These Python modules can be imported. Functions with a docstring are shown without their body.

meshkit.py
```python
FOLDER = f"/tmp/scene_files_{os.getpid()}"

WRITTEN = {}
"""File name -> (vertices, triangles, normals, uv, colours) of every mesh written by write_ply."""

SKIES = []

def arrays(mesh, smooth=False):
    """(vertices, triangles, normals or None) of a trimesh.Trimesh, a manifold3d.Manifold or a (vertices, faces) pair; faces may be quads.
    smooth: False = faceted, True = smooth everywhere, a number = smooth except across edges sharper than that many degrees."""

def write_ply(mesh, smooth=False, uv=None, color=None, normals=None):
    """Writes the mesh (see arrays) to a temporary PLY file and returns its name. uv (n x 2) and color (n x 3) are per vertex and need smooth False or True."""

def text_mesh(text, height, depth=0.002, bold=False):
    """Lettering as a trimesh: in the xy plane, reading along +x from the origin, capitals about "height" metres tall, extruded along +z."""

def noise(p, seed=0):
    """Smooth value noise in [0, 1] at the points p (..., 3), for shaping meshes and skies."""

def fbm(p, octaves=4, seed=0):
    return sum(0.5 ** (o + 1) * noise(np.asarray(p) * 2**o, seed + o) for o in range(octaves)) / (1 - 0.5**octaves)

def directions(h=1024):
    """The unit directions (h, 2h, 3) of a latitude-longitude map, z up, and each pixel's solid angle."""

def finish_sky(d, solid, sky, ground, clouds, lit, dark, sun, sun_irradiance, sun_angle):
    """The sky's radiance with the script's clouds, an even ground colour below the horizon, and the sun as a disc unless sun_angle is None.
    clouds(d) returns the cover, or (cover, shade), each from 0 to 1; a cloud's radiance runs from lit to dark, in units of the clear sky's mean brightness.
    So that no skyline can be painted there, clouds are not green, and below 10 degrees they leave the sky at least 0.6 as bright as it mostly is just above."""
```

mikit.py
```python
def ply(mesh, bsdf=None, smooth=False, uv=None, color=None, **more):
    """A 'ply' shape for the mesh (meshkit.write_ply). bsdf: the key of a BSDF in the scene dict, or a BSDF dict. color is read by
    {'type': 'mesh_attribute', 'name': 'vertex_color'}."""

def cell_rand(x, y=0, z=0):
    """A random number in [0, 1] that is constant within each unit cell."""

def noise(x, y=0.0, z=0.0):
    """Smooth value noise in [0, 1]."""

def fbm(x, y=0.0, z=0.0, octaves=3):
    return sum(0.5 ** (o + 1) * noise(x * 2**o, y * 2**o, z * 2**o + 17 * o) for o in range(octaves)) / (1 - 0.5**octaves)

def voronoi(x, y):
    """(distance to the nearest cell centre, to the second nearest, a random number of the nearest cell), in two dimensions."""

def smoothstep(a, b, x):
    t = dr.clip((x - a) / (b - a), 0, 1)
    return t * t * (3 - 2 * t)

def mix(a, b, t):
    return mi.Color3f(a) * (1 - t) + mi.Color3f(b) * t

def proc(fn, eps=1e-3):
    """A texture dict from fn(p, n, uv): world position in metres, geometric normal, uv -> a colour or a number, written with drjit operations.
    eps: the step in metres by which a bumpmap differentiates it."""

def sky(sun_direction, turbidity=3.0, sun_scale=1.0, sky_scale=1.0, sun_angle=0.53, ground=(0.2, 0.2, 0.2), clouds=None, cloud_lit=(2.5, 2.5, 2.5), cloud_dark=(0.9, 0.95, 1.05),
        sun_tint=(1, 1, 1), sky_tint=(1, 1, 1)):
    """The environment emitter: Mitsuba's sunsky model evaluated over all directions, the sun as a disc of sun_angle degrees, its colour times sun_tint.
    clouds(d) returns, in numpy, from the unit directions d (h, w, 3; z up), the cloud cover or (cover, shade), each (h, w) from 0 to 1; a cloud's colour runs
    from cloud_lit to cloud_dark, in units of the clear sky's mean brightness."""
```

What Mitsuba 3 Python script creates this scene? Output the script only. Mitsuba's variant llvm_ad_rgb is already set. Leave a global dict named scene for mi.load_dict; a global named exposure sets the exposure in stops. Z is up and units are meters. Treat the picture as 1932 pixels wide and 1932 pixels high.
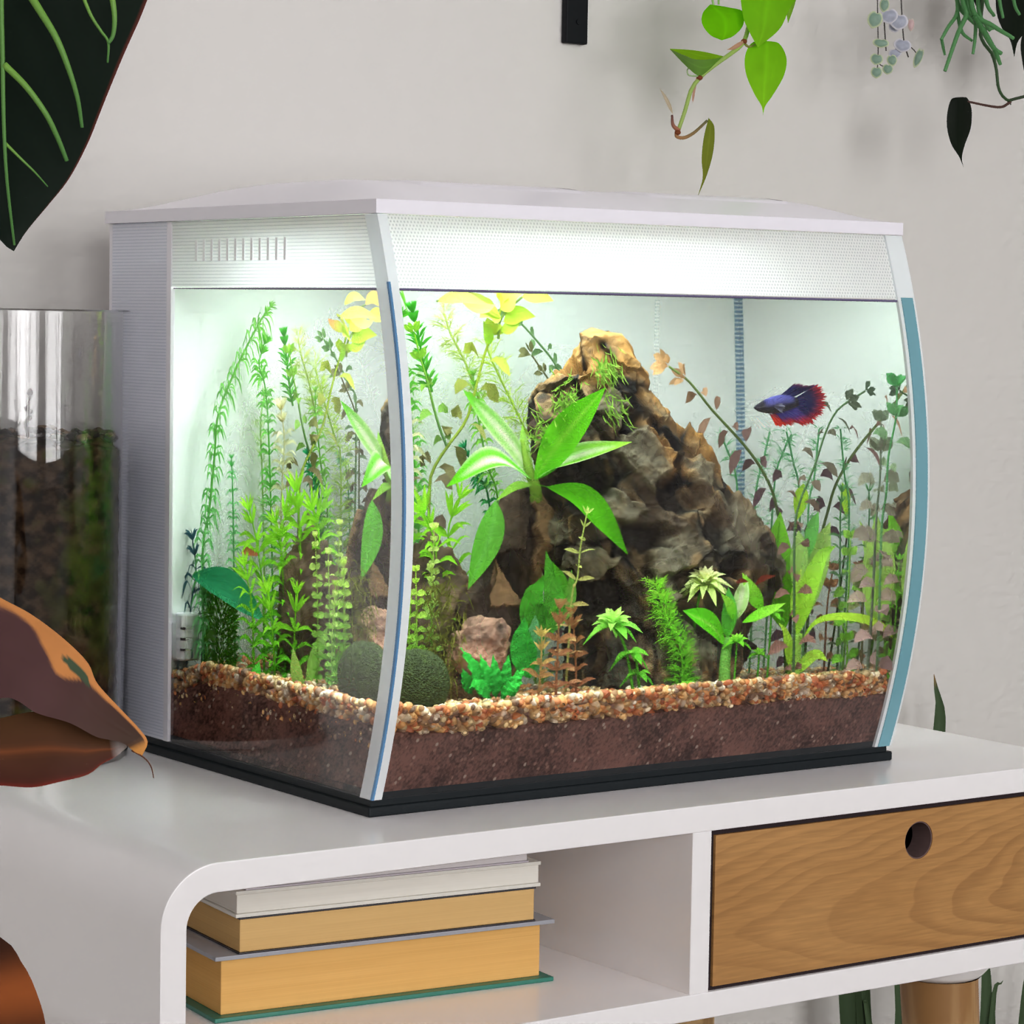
import math, random
import numpy as np
import trimesh
import mitsuba as mi
import drjit as dr
import mikit
import meshkit
from scipy.spatial import cKDTree

T = mi.ScalarTransform4f
scene, labels = {}, {}

# ---------------------------------------------------------------- camera, light, exposure
EYE = np.array([-0.843, -1.3173, 0.2909])
FORWARD = np.array([0.5801, 0.8114, -0.0713])
UP = np.array([0.0279, 0.0677, 0.9973])
scene['camera'] = {'type': 'perspective', 'fov': 21.345, 'fov_axis': 'x', 'near_clip': 0.05, 'far_clip': 50.0,
                   'to_world': T().look_at(origin=EYE.tolist(), target=(EYE + FORWARD).tolist(), up=UP.tolist())}
exposure = 0.0
WINDOW = (6.75, 6.7, 6.7)       # daylight through the window behind the camera
LED = (17.0, 19.4, 18.7)       # lamp in the hood of the aquarium

rng = np.random.default_rng(7)


# ---------------------------------------------------------------- helpers
def lin(r, g, b):
    c = np.array([r, g, b], float) / 255
    return np.where(c <= 0.04045, c / 12.92, ((c + 0.055) / 1.055) ** 2.4)


def rgb(r, g, b):
    return {'type': 'rgb', 'value': lin(r, g, b).tolist()}


def unit(v):
    v = np.asarray(v, float)
    return v / max(np.linalg.norm(v), 1e-12)


def fresh(key):
    if key not in scene and key not in labels and not any(k.startswith(key + '__') for k in scene):
        return key
    n = 1
    while True:
        k = f'{key}_{n:03d}'
        if k not in scene and k not in labels:
            return k
        n += 1


USED = {}


def numbered(key):
    n = USED.get(key, 0)
    USED[key] = n + 1
    return key if n == 0 else f'{key}_{n:03d}'


def thing(name, label, cat, group=None, kind=None):
    key = numbered(name)
    labels[key] = {'label': label, 'category': cat}
    if group:
        labels[key]['group'] = group
    if kind:
        labels[key]['kind'] = kind
    return key


def part(parent, name, mesh, bsdf, smooth=False, color=None, label=None, kind=None, **more):
    key = numbered(f'{parent}__{name}' if parent else name)
    scene[key] = mikit.ply(mesh, bsdf, smooth=smooth, color=color, **more)
    if label or kind:
        labels[key] = {}
        if label:
            labels[key]['label'] = label
        if kind:
            labels[key]['kind'] = kind
    return key


def struct(name, mesh, bsdf, label=None, smooth=False):
    scene[name] = mikit.ply(mesh, bsdf, smooth=smooth)
    labels[name] = {'kind': 'structure'}
    if label:
        labels[name]['label'] = label
    return name


def box(x0, x1, y0, y1, z0, z1, bevel=0.0):
    """A box, its edges rounded by bevel."""
    if bevel <= 0:
        b = trimesh.creation.box((x1 - x0, y1 - y0, z1 - z0))
        b.apply_translation(((x0 + x1) / 2, (y0 + y1) / 2, (z0 + z1) / 2))
        return b
    pts = []
    for sx, x in ((1, x0), (-1, x1)):
        for sy, y in ((1, y0), (-1, y1)):
            for sz, z in ((1, z0), (-1, z1)):
                c = np.array([x + sx * bevel, y + sy * bevel, z + sz * bevel])
                s = trimesh.creation.icosphere(1, bevel)
                pts.append(s.vertices + c)
    return trimesh.Trimesh(np.vstack(pts)).convex_hull


def cat(meshes):
    V, F, C, n = [], [], [], 0
    for m in meshes:
        V.append(m[0])
        F.append(np.asarray(m[1]) + n)
        if len(m) > 2:
            C.append(m[2])
        n += len(m[0])
    if C:
        return np.vstack(V), np.vstack(F), np.vstack(C)
    return np.vstack(V), np.vstack(F)


def grid_faces(nu, nv):
    """Triangles of a grid of nu x nv vertices, index i * nv + j."""
    i, j = np.meshgrid(np.arange(nu - 1), np.arange(nv - 1), indexing='ij')
    a = (i * nv + j).ravel()
    return np.vstack([np.stack([a, a + nv, a + nv + 1], 1), np.stack([a, a + nv + 1, a + 1], 1)])


def smooth_path(pts, n):
    """n points on a Catmull-Rom curve through pts."""
    p = np.asarray(pts, float)
    if len(p) == 2:
        t = np.linspace(0, 1, n)[:, None]
        return p[0] * (1 - t) + p[1] * t
    q = np.vstack([2 * p[0] - p[1], p, 2 * p[-1] - p[-2]])
    seg = np.linalg.norm(np.diff(p, axis=0), axis=1)
    s = np.concatenate([[0], np.cumsum(seg)]) / max(seg.sum(), 1e-12)
    out = []
    for u in np.linspace(0, 1, n):
        k = min(np.searchsorted(s, u, side='right') - 1, len(p) - 2)
        t = (u - s[k]) / max(s[k + 1] - s[k], 1e-12)
        a, b, c, d = q[k], q[k + 1], q[k + 2], q[k + 3]
        out.append(0.5 * (2 * b + (c - a) * t + (2 * a - 5 * b + 4 * c - d) * t * t + (3 * b - a - 3 * c + d) * t ** 3))
    return np.array(out)


def frames(p):
    t = np.gradient(p, axis=0)
    t /= np.maximum(np.linalg.norm(t, axis=1, keepdims=True), 1e-12)
    ref = np.array([0.31, 0.2, 0.93]) if abs(t[:, 2]).mean() < 0.8 else np.array([0.9, 0.3, 0.1])
    a = np.cross(t, ref)
    a /= np.maximum(np.linalg.norm(a, axis=1, keepdims=True), 1e-12)
    return t, a, np.cross(t, a)


def tube(pts, r, sides=6, n=None):
    p = smooth_path(pts, n or max(4, 4 * len(pts)))
    r = np.interp(np.linspace(0, 1, len(p)), np.linspace(0, 1, len(np.atleast_1d(r))), np.atleast_1d(r)) if np.ndim(r) else np.full(len(p), r)
    t, a, b = frames(p)
    ang = np.arange(sides) * 2 * np.pi / sides
    V = (p[:, None] + r[:, None, None] * (np.cos(ang)[None, :, None] * a[:, None] + np.sin(ang)[None, :, None] * b[:, None])).reshape(-1, 3)
    i, j = np.meshgrid(np.arange(len(p) - 1), np.arange(sides), indexing='ij')
    A, B = (i * sides + j).ravel(), (i * sides + (j + 1) % sides).ravel()
    F = np.vstack([np.stack([A, B, B + sides], 1), np.stack([A, B + sides, A + sides], 1)])
    k = len(V)
    V = np.vstack([V, p[0], p[-1]])
    j = np.arange(sides)
    F = np.vstack([F, np.stack([j * 0 + k, (j + 1) % sides, j], 1), np.stack([j * 0 + k + 1, (len(p) - 1) * sides + j, (len(p) - 1) * sides + (j + 1) % sides], 1)])
    return V, F


def tinted(m, c0, c1=None):
    """The mesh with a colour per vertex, from c0 (first vertex) to c1 (last)."""
    t = np.linspace(0, 1, len(m[0]))[:, None]
    c0 = np.asarray(c0)
    c1 = c0 if c1 is None else np.asarray(c1)
    return m[0], m[1], c0 * (1 - t) + c1 * t


def blade(path, width, face=(-0.4, -0.65, 0.65), nu=12, nv=5, peak=0.4, cup=0.12, c0=(0.1, 0.3, 0.05), c1=None, vein=None, stripe=None, ripple=0.0, tip=1.0, stem=0.0, tint=0.0):
    """A leaf along path: widest at peak, cupped across, coloured c0 (base) to c1 (tip), a midrib of colour vein and stripes of colour stripe."""
    p = smooth_path(path, nu)
    u = np.linspace(0, 1, nu)
    us = np.clip((u - stem) / (1 - stem), 0, 1)
    w = np.where(us < peak, np.sin(np.pi / 2 * us / peak) ** 0.8, np.cos(np.pi / 2 * (us - peak) / (1 - peak)) ** tip)
    w = np.maximum(w, 0.03 if stem > 0 else 0.02) * width / 2
    t = np.gradient(p, axis=0)
    t /= np.maximum(np.linalg.norm(t, axis=1, keepdims=True), 1e-12)
    f = unit(face)
    s = np.cross(t, f)
    s /= np.maximum(np.linalg.norm(s, axis=1, keepdims=True), 1e-6)
    nrm = np.cross(s, t)
    v = np.linspace(-1, 1, nv)
    lift = cup * width * (v ** 2)[None, :] * (w / (width / 2))[:, None]
    if ripple:
        lift = lift + ripple * np.abs(v)[None, :] * np.sin(u[:, None] * 31 + 2.1 * np.sign(v)[None, :])
    V = (p[:, None] + v[None, :, None] * w[:, None, None] * s[:, None] + lift[:, :, None] * nrm[:, None]).reshape(-1, 3)
    c0 = np.asarray(c0, float)
    c1 = c0 if c1 is None else np.asarray(c1, float)
    C = np.broadcast_to((c0 * (1 - u[:, None]) + c1 * u[:, None])[:, None], (nu, nv, 3)).copy()
    if stripe is not None:
        a = np.clip(np.cos(v * 5.2) * 0.5 + 0.5, 0, 1)[None, :] ** 1.3 * (np.sin(np.pi * np.clip(u * 1.15, 0, 1)) ** 0.7)[:, None]
        C = C * (1 - a[..., None]) + np.asarray(stripe) * a[..., None]
    if vein is not None:
        k = nv // 2
        C[:, k] = 0.35 * C[:, k] + 0.65 * np.asarray(vein)
    if tint:
        C *= 1 + tint * (rng.random() - 0.5)
    return V, grid_faces(nu, nv), np.clip(C.reshape(-1, 3) * 1.15, 0, 0.92)


def ruled(a, b, nu=24, nv=9, bulge=0.0, normal=None, color=None):
    """A leaf between two edges a and b (base to tip), bulging along normal. color(u, v, V) gives the colour per vertex."""
    A, B = smooth_path(a, nu), smooth_path(b, nu)
    v = np.linspace(0, 1, nv)
    V = A[:, None] * (1 - v)[None, :, None] + B[:, None] * v[None, :, None]
    n = unit(normal if normal is not None else -FORWARD)
    wid = np.linalg.norm(A - B, axis=1)
    V = V + (bulge * wid)[:, None, None] * (np.sin(np.pi * v) - 0.9 * np.exp(-((v - 0.5) / 0.06) ** 2) * 0.25)[None, :, None] * n
    U, W = np.meshgrid(np.linspace(0, 1, nu), v, indexing='ij')
    C = color(U, W, V)
    return V.reshape(-1, 3), grid_faces(nu, nv), C.reshape(-1, 3)


# ---------------------------------------------------------------- materials
def vertex(name, kind='principled', **more):
    scene[name] = {'type': kind, 'base_color': {'type': 'mesh_attribute', 'name': 'vertex_color'}, **more}


vertex('leaf', 'principledthin', roughness=0.45, diff_trans=0.9, eta=1.33)
vertex('pebble', 'principled', roughness=0.45, specular=0.4)
vertex('stone', 'principled', roughness=0.75, specular=0.3)
vertex('scales', 'principled', roughness=0.4, specular=0.5, metallic=0.25)
vertex('glossy_leaf', 'principled', roughness=0.5, specular=0.3)
scene['white_lacquer'] = {'type': 'principled', 'base_color': {'type': 'rgb', 'value': [0.84, 0.82, 0.83]}, 'roughness': 0.2, 'specular': 0.5}
scene['white_plastic'] = {'type': 'principled', 'base_color': {'type': 'rgb', 'value': [0.83, 0.81, 0.88]}, 'roughness': 0.3, 'specular': 0.5}
scene['back_plastic'] = {'type': 'diffuse', 'reflectance': {'type': 'rgb', 'value': [0.74, 0.81, 0.775]}}
scene['gap_dark'] = {'type': 'diffuse', 'reflectance': {'type': 'rgb', 'value': [0.03, 0.022, 0.024]}}
scene['hole_brown'] = {'type': 'diffuse', 'reflectance': rgb(104, 84, 82)}
scene['black_plastic'] = {'type': 'principled', 'base_color': {'type': 'rgb', 'value': [0.008, 0.011, 0.013]}, 'roughness': 0.4, 'specular': 0.15}
scene['black_metal'] = {'type': 'principled', 'base_color': {'type': 'rgb', 'value': [0.007, 0.008, 0.010]}, 'roughness': 0.5, 'specular': 0.12}
scene['pane'] = {'type': 'thindielectric', 'int_ior': 1.5}
scene['slot_grey'] = {'type': 'diffuse', 'reflectance': rgb(246, 247, 248)}
scene['tank_pane'] = {'type': 'thindielectric', 'int_ior': 1.28}
scene['water_body'] = {'type': 'dielectric', 'int_ior': 1.33, 'ext_ior': 1.0}
scene['thick_glass'] = {'type': 'dielectric', 'int_ior': 1.5, 'ext_ior': 1.0}
scene['glass_edge'] = {'type': 'principledthin', 'base_color': rgb(246, 250, 252), 'roughness': 0.25, 'diff_trans': 0.6, 'eta': 1.4}
scene['teal_edge'] = {'type': 'principled', 'base_color': rgb(108, 158, 170), 'roughness': 0.2, 'specular': 0.5}
scene['blue_edge'] = {'type': 'principled', 'base_color': rgb(84, 132, 176), 'roughness': 0.25, 'specular': 0.5}
scene['meniscus_reflection'] = {'type': 'principled', 'base_color': rgb(96, 88, 122), 'roughness': 0.15, 'specular': 0.5}  # dark lilac paints the reflection seen along the edge of the water


def band_front(p, n, uv):
    s = 0.00235
    row = dr.floor(p.z / (s * 0.866))
    x = p.x / s + 0.5 * (row - 2 * dr.floor(row / 2))
    dx = (x - dr.floor(x) - 0.5) * s
    dz = p.z - (row + 0.5) * s * 0.866
    d = dr.sqrt(dx * dx + dz * dz)
    return mikit.mix((0.60, 0.62, 0.65), (0.93, 0.94, 0.95), mikit.smoothstep(0.00035, 0.0009, d))


def band_side(p, n, uv):
    s = 0.0021
    z = p.z / s
    d = dr.abs(z - dr.floor(z) - 0.5)
    return mikit.mix((0.92, 0.93, 0.95), (0.66, 0.68, 0.73), mikit.smoothstep(0.28, 0.42, d))


def strip_side(p, n, uv):
    s = 0.0021
    z = p.z / s
    d = dr.abs(z - dr.floor(z) - 0.5)
    return mikit.mix((0.86, 0.87, 0.98), (0.68, 0.71, 0.84), mikit.smoothstep(0.2, 0.42, d))


scene['trim_print'] = {'type': 'diffuse', 'reflectance': mikit.proc(lambda p, n, uv: mikit.mix((0.16, 0.26, 0.36), (0.42, 0.52, 0.56), mikit.smoothstep(0.2, 0.35, dr.abs(p.z / 0.0026 - dr.floor(p.z / 0.0026) - 0.5))))}
scene['front_print'] = {'type': 'principledthin', 'base_color': mikit.proc(band_front), 'roughness': 0.5, 'diff_trans': 0.6, 'eta': 1.3}
scene['side_print'] = {'type': 'principledthin', 'base_color': mikit.proc(band_side), 'roughness': 0.5, 'diff_trans': 0.6, 'eta': 1.3}
scene['strip_print'] = {'type': 'principledthin', 'base_color': mikit.proc(strip_side), 'roughness': 0.5, 'diff_trans': 0.3, 'eta': 1.3}


def soil_color(p, n, uv):
    a, b = p.x + 0.6 * p.y, p.z + 0.3 * p.y
    d1, d2, r = mikit.voronoi(a * 300, b * 300)
    big = 0.55 * mikit.fbm(a * 60, b * 60, p.y * 30, 3) + 0.45 * mikit.fbm(a * 700, b * 700, 2.0, 2)
    c = mikit.mix((0.045, 0.018, 0.014), (0.235, 0.11, 0.085), mikit.smoothstep(0.2, 0.75, big))
    c = mikit.mix(c, (0.30, 0.17, 0.13), mikit.smoothstep(0.84, 0.9, r) * mikit.smoothstep(0.45, 0.15, d1))
    return mikit.mix(c, (0.42, 0.34, 0.28), mikit.smoothstep(0.97, 0.98, r) * mikit.smoothstep(0.42, 0.15, d1))


scene['soil'] = {'type': 'twosided', 'bsdf': {'type': 'diffuse', 'reflectance': mikit.proc(soil_color)}}


def wall_color(p, n, uv):
    return mikit.mix((0.70, 0.68, 0.652), (0.75, 0.73, 0.702), mikit.fbm(p.x * 3, p.y * 3, p.z * 3, 3))


scene['plaster'] = {'type': 'bumpmap', 'bump': mikit.proc(lambda p, n, uv: mikit.fbm(p.x * 190, p.y * 190, p.z * 190, 3), eps=6e-4), 'scale': 0.0014,
                    'bsdf': {'type': 'diffuse', 'reflectance': mikit.proc(wall_color)}}
scene['room_white'] = {'type': 'diffuse', 'reflectance': {'type': 'rgb', 'value': [0.58, 0.575, 0.58]}}
scene['floor_wood'] = {'type': 'diffuse', 'reflectance': {'type': 'rgb', 'value': [0.24, 0.21, 0.18]}}


def oak(p, n, uv):
    # rings of a log cut at a slant: nested arches pointing left
    x, z = 0.30 - p.x, p.z + 0.084
    w = mikit.fbm(p.x * 8, p.z * 18, 3.0, 2) - 0.5
    w2 = mikit.fbm(p.x * 34, p.z * 70, 8.0, 2) - 0.5
    d = 0.105 + 0.30 * x + 0.036 * w + 0.008 * w2
    v = z - 0.10 * (p.x - 0.30) * mikit.smoothstep(0.0, 0.03, z) + 0.010 * w + 0.003 * w2
    ring = dr.sqrt(v * v * 6.5 + d * d) * 66
    f = ring - dr.floor(ring)
    late = mikit.smoothstep(0.35, 0.92, f) * mikit.smoothstep(1.0, 0.94, f)
    fine = mikit.fbm(p.x * 60 + p.z * 40, p.z * 1000, 5.0, 3)
    c = mikit.mix((0.36, 0.178, 0.058), (0.43, 0.225, 0.080), mikit.fbm(p.x * 14, p.z * 40, 9.0, 2))
    c = mikit.mix(c, (0.25, 0.115, 0.038), 0.44 * late * (0.35 + mikit.fbm(p.x * 16, p.z * 40, 7.0, 2)))
    return c * (0.86 + 0.28 * fine)


scene['oak'] = {'type': 'principled', 'base_color': mikit.proc(oak), 'roughness': 0.45, 'specular': 0.3}


def leg_wood(p, n, uv):
    g = mikit.fbm((p.x + p.y * 0.7) * 110, p.z * 7, 2.0, 3)
    return mikit.mix((0.26, 0.13, 0.045), (0.66, 0.44, 0.21), mikit.smoothstep(0.25, 0.7, g))


scene['beech'] = {'type': 'principled', 'base_color': mikit.proc(leg_wood), 'roughness': 0.4, 'specular': 0.4}


def pages(c0, c1):
    def f(p, n, uv):
        return mikit.mix(c0, c1, 0.6 * mikit.noise(p.z * 2300, p.x * 9, 0.5) + 0.4 * mikit.fbm(p.x * 12, p.z * 260, 1.0, 2))
    return mikit.proc(f)


scene['pages_yellow'] = {'type': 'diffuse', 'reflectance': pages((0.60, 0.33, 0.10), (0.74, 0.44, 0.155))}
scene['pages_tan'] = {'type': 'diffuse', 'reflectance': pages((0.56, 0.35, 0.14), (0.69, 0.46, 0.20))}
scene['pages_white'] = {'type': 'diffuse', 'reflectance': pages((0.70, 0.68, 0.62), (0.78, 0.76, 0.70))}
scene['pages_grey'] = {'type': 'diffuse', 'reflectance': pages((0.60, 0.57, 0.58), (0.68, 0.65, 0.67))}
for nm, c in (('cover_grey', (150, 152, 160)), ('cover_teal', (24, 104, 88)), ('cover_dark', (38, 36, 44)), ('cover_white', (214, 212, 204)), ('cover_lilac', (190, 184, 194))):
    scene[nm] = {'type': 'principled', 'base_color': rgb(*c), 'roughness': 0.35, 'specular': 0.5}


def jar_soil(p, n, uv):
    g = mikit.fbm(p.x * 150, p.y * 150, p.z * 150, 4)
    m = mikit.smoothstep(0.46, 0.62, mikit.fbm(p.x * 80 + 4, p.y * 80, p.z * 60, 3) + 3.0 * (p.x + 0.07))
    c = mikit.mix((0.006, 0.004, 0.003), (0.060, 0.036, 0.020), mikit.smoothstep(0.3, 0.75, g))
    return mikit.mix(c, mikit.mix((0.008, 0.008, 0.003), (0.06, 0.06, 0.014), g), m)


scene['jar_soil'] = {'type': 'bumpmap', 'bump': mikit.proc(lambda p, n, uv: mikit.fbm(p.x * 240, p.y * 240, p.z * 240, 3), eps=5e-4), 'scale': 0.003, 'bsdf': {'type': 'twosided', 'bsdf': {'type': 'diffuse', 'reflectance': mikit.proc(jar_soil)}}}

# ---------------------------------------------------------------- the room
WALL = 0.41
X_L, X_R, Y_F, Z_F, Z_C = -2.2, 2.6, -3.3, -0.65, 1.75
struct('wall_back', box(X_L - 0.1, X_R + 0.1, WALL, WALL + 0.1, Z_F - 0.1, Z_C + 0.1), 'plaster', 'off-white painted plaster wall')
struct('wall_left', box(X_L - 0.1, X_L, Y_F - 0.1, WALL, Z_F - 0.1, Z_C + 0.1), 'room_white')
struct('wall_right', box(X_R, X_R + 0.1, Y_F - 0.1, WALL, Z_F - 0.1, Z_C + 0.1), 'room_white')
WINS, WZ0, WZ1 = ((-0.10, 1.50), (-2.05, -0.60)), -0.05, 1.5
fw = [box(X_L, X_R, Y_F - 0.1, Y_F, Z_F, WZ0), box(X_L, X_R, Y_F - 0.1, Y_F, WZ1, Z_C)] + [box(a, b, Y_F - 0.1, Y_F, WZ0, WZ1) for a, b in ((X_L, -2.05), (-0.60, -0.10), (1.50, X_R))]
struct('wall_front', trimesh.util.concatenate(fw), 'room_white')
struct('floor', box(X_L - 0.1, X_R + 0.1, Y_F - 0.1, WALL + 0.1, Z_F - 0.1, Z_F), 'floor_wood')
struct('ceiling', box(X_L - 0.1, X_R + 0.1, Y_F - 0.1, WALL + 0.1, Z_C, Z_C + 0.1), 'room_white')
t = 0.05
for i, (wa, wb) in enumerate(WINS):
    fr = [box(wa, wa + t, Y_F - 0.08, Y_F + 0.01, WZ0, WZ1), box(wb - t, wb, Y_F - 0.08, Y_F + 0.01, WZ0, WZ1), box(wa, wb, Y_F - 0.08, Y_F + 0.01, WZ0, WZ0 + t),
          box(wa, wb, Y_F - 0.08, Y_F + 0.01, WZ1 - t, WZ1), box((wa + wb - t) / 2, (wa + wb + t) / 2, Y_F - 0.08, Y_F + 0.01, WZ0, WZ1)]
    w_ = struct(f'window_{i + 1}', trimesh.util.concatenate(fr), 'white_lacquer')
    pane_v = np.array([[wa, Y_F - 0.06, WZ0], [wb, Y_F - 0.06, WZ0], [wb, Y_F - 0.06, WZ1], [wa, Y_F - 0.06, WZ1]])
    scene[f'{w_}__pane'] = mikit.ply((pane_v, np.array([[0, 2, 1], [0, 3, 2]])), 'room_white', emitter={'type': 'area', 'radiance': {'type': 'rgb', 'value': list(WINDOW)}})

# ---------------------------------------------------------------- the console
SX0, SX1, SY0, SY1, SZ0 = -0.1727, 0.565, -0.069, 0.36, -0.1315
TH, R_OUT = 0.0165, 0.034
con = thing('media_console', 'white lacquered console with rounded corners, an oak drawer and wooden legs', 'console')


def rounded(x0, x1, z0, z1, r, n=14):
    a = np.linspace(0, np.pi / 2, n)
    c = [(x1 - r, z1 - r, 0), (x0 + r, z1 - r, np.pi / 2), (x0 + r, z0 + r, np.pi), (x1 - r, z0 + r, 1.5 * np.pi)]
    return np.array([[cx + r * math.cos(k + b), cz + r * math.sin(k + b)] for cx, cz, b in c for k in a])


def frame_mesh():
    e = 0.0012   # small round on the front edge
    po, pi_ = rounded(SX0, SX1, SZ0, 0.0, R_OUT), rounded(SX0 + TH - 0.0007, SX1 - TH + 0.0007, SZ0 + TH, -TH, R_OUT - TH + 0.001)
    po2, pi2 = rounded(SX0 + e, SX1 - e, SZ0 + e, -e, R_OUT - e), rounded(SX0 + TH - e, SX1 - TH + e, SZ0 + TH - e, -TH + e, R_OUT - TH + 0.001 + e)
    n = len(po)
    rings = [(po, SY1), (po, SY0 + e), (po2 * 0.3 + po * 0.7, SY0 + 0.3 * e), (po2, SY0), (pi2, SY0), (pi2 * 0.3 + pi_ * 0.7, SY0 + 0.3 * e), (pi_, SY0 + e), (pi_, SY1)]
    V = np.vstack([np.stack([p[:, 0], np.full(n, y), p[:, 1]], 1) for p, y in rings])
    F = []
    m = len(rings)
    for k in range(m):
        for i in range(n):
            a, b = k * n + i, k * n + (i + 1) % n
            c, d = ((k + 1) % m) * n + i, ((k + 1) % m) * n + (i + 1) % n
            F += [[a, d, b], [a, c, d]]
    mm = trimesh.Trimesh(V, F, process=False)
    trimesh.repair.fix_normals(mm)
    return mm


part(con, 'frame', frame_mesh(), 'white_lacquer', smooth=30)
part(con, 'divider', box(0.1875, 0.2025, SY0 + 0.0005, SY1 - 0.02, SZ0 + TH - 0.0005, -TH + 0.0005, 0.0008), 'white_lacquer', smooth=30)
part(con, 'back_panel', box(SX0 + TH, SX1 - TH, 0.20, 0.21, SZ0 + TH - 0.0005, -TH + 0.0005), 'white_lacquer')


def drawer_front():
    from shapely.geometry import box as sbox, Point
    hole = Point(0.3755, -0.0392).buffer(0.0122, 32)
    s = sbox(0.2058, -0.1124, 0.5458, -0.0196).difference(hole)
    m = trimesh.creation.extrude_polygon(s, 0.018, engine='earcut')
    v = m.vertices.copy()
    m.vertices = np.stack([v[:, 0], SY0 + 0.001 + v[:, 2], v[:, 1]], 1)
    trimesh.repair.fix_normals(m)
    return m


dk = part(con, 'drawer', drawer_front(), 'oak', label='oak veneer drawer front with round finger hole')
part(dk, 'interior', trimesh.util.concatenate([box(0.2027, 0.2056, SY0 + 0.003, 0.15, -0.1148, -0.0167), box(0.2056, 0.549, SY0 + 0.003, 0.15, -0.1149, -0.1126), box(0.2056, 0.549, SY0 + 0.003, 0.15, -0.0194, -0.0167), box(0.21, 0.54, 0.0, 0.01, -0.112, -0.020)]), 'gap_dark')  # near-black fillers stand in for the shade in the gaps round the drawer
hl = trimesh.creation.annulus(0.0114, 0.01215, 0.0172, sections=40)
hl.apply_transform(trimesh.transformations.rotation_matrix(math.pi / 2, (1, 0, 0)))
hl.apply_translation((0.3755, SY0 + 0.0102, -0.0392))
part(dk, 'hole_lining', hl, 'hole_brown', smooth=30)
for (lx, ly) in ((0.430, -0.034), (0.445, 0.255), (-0.045, -0.034), (-0.045, 0.255)):
    sx, sy = (0.03 if lx > 0.2 else -0.03), (0.02 if ly > 0.1 else -0.02)
    lg = part(con, 'leg', tube([(lx, ly, SZ0 - 0.008), (lx + sx * 0.5, ly + sy * 0.5, -0.39), (lx + sx, ly + sy, Z_F)], [0.0262, 0.022, 0.015], 28, 12), 'beech', smooth=50, label='round tapered wooden leg')
    part(lg, 'ferrule', tube([(lx, ly, SZ0 + 0.001), (lx, ly, SZ0 - 0.009)], [0.036, 0.0275], 28, 4), 'white_lacquer', smooth=50)

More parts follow.
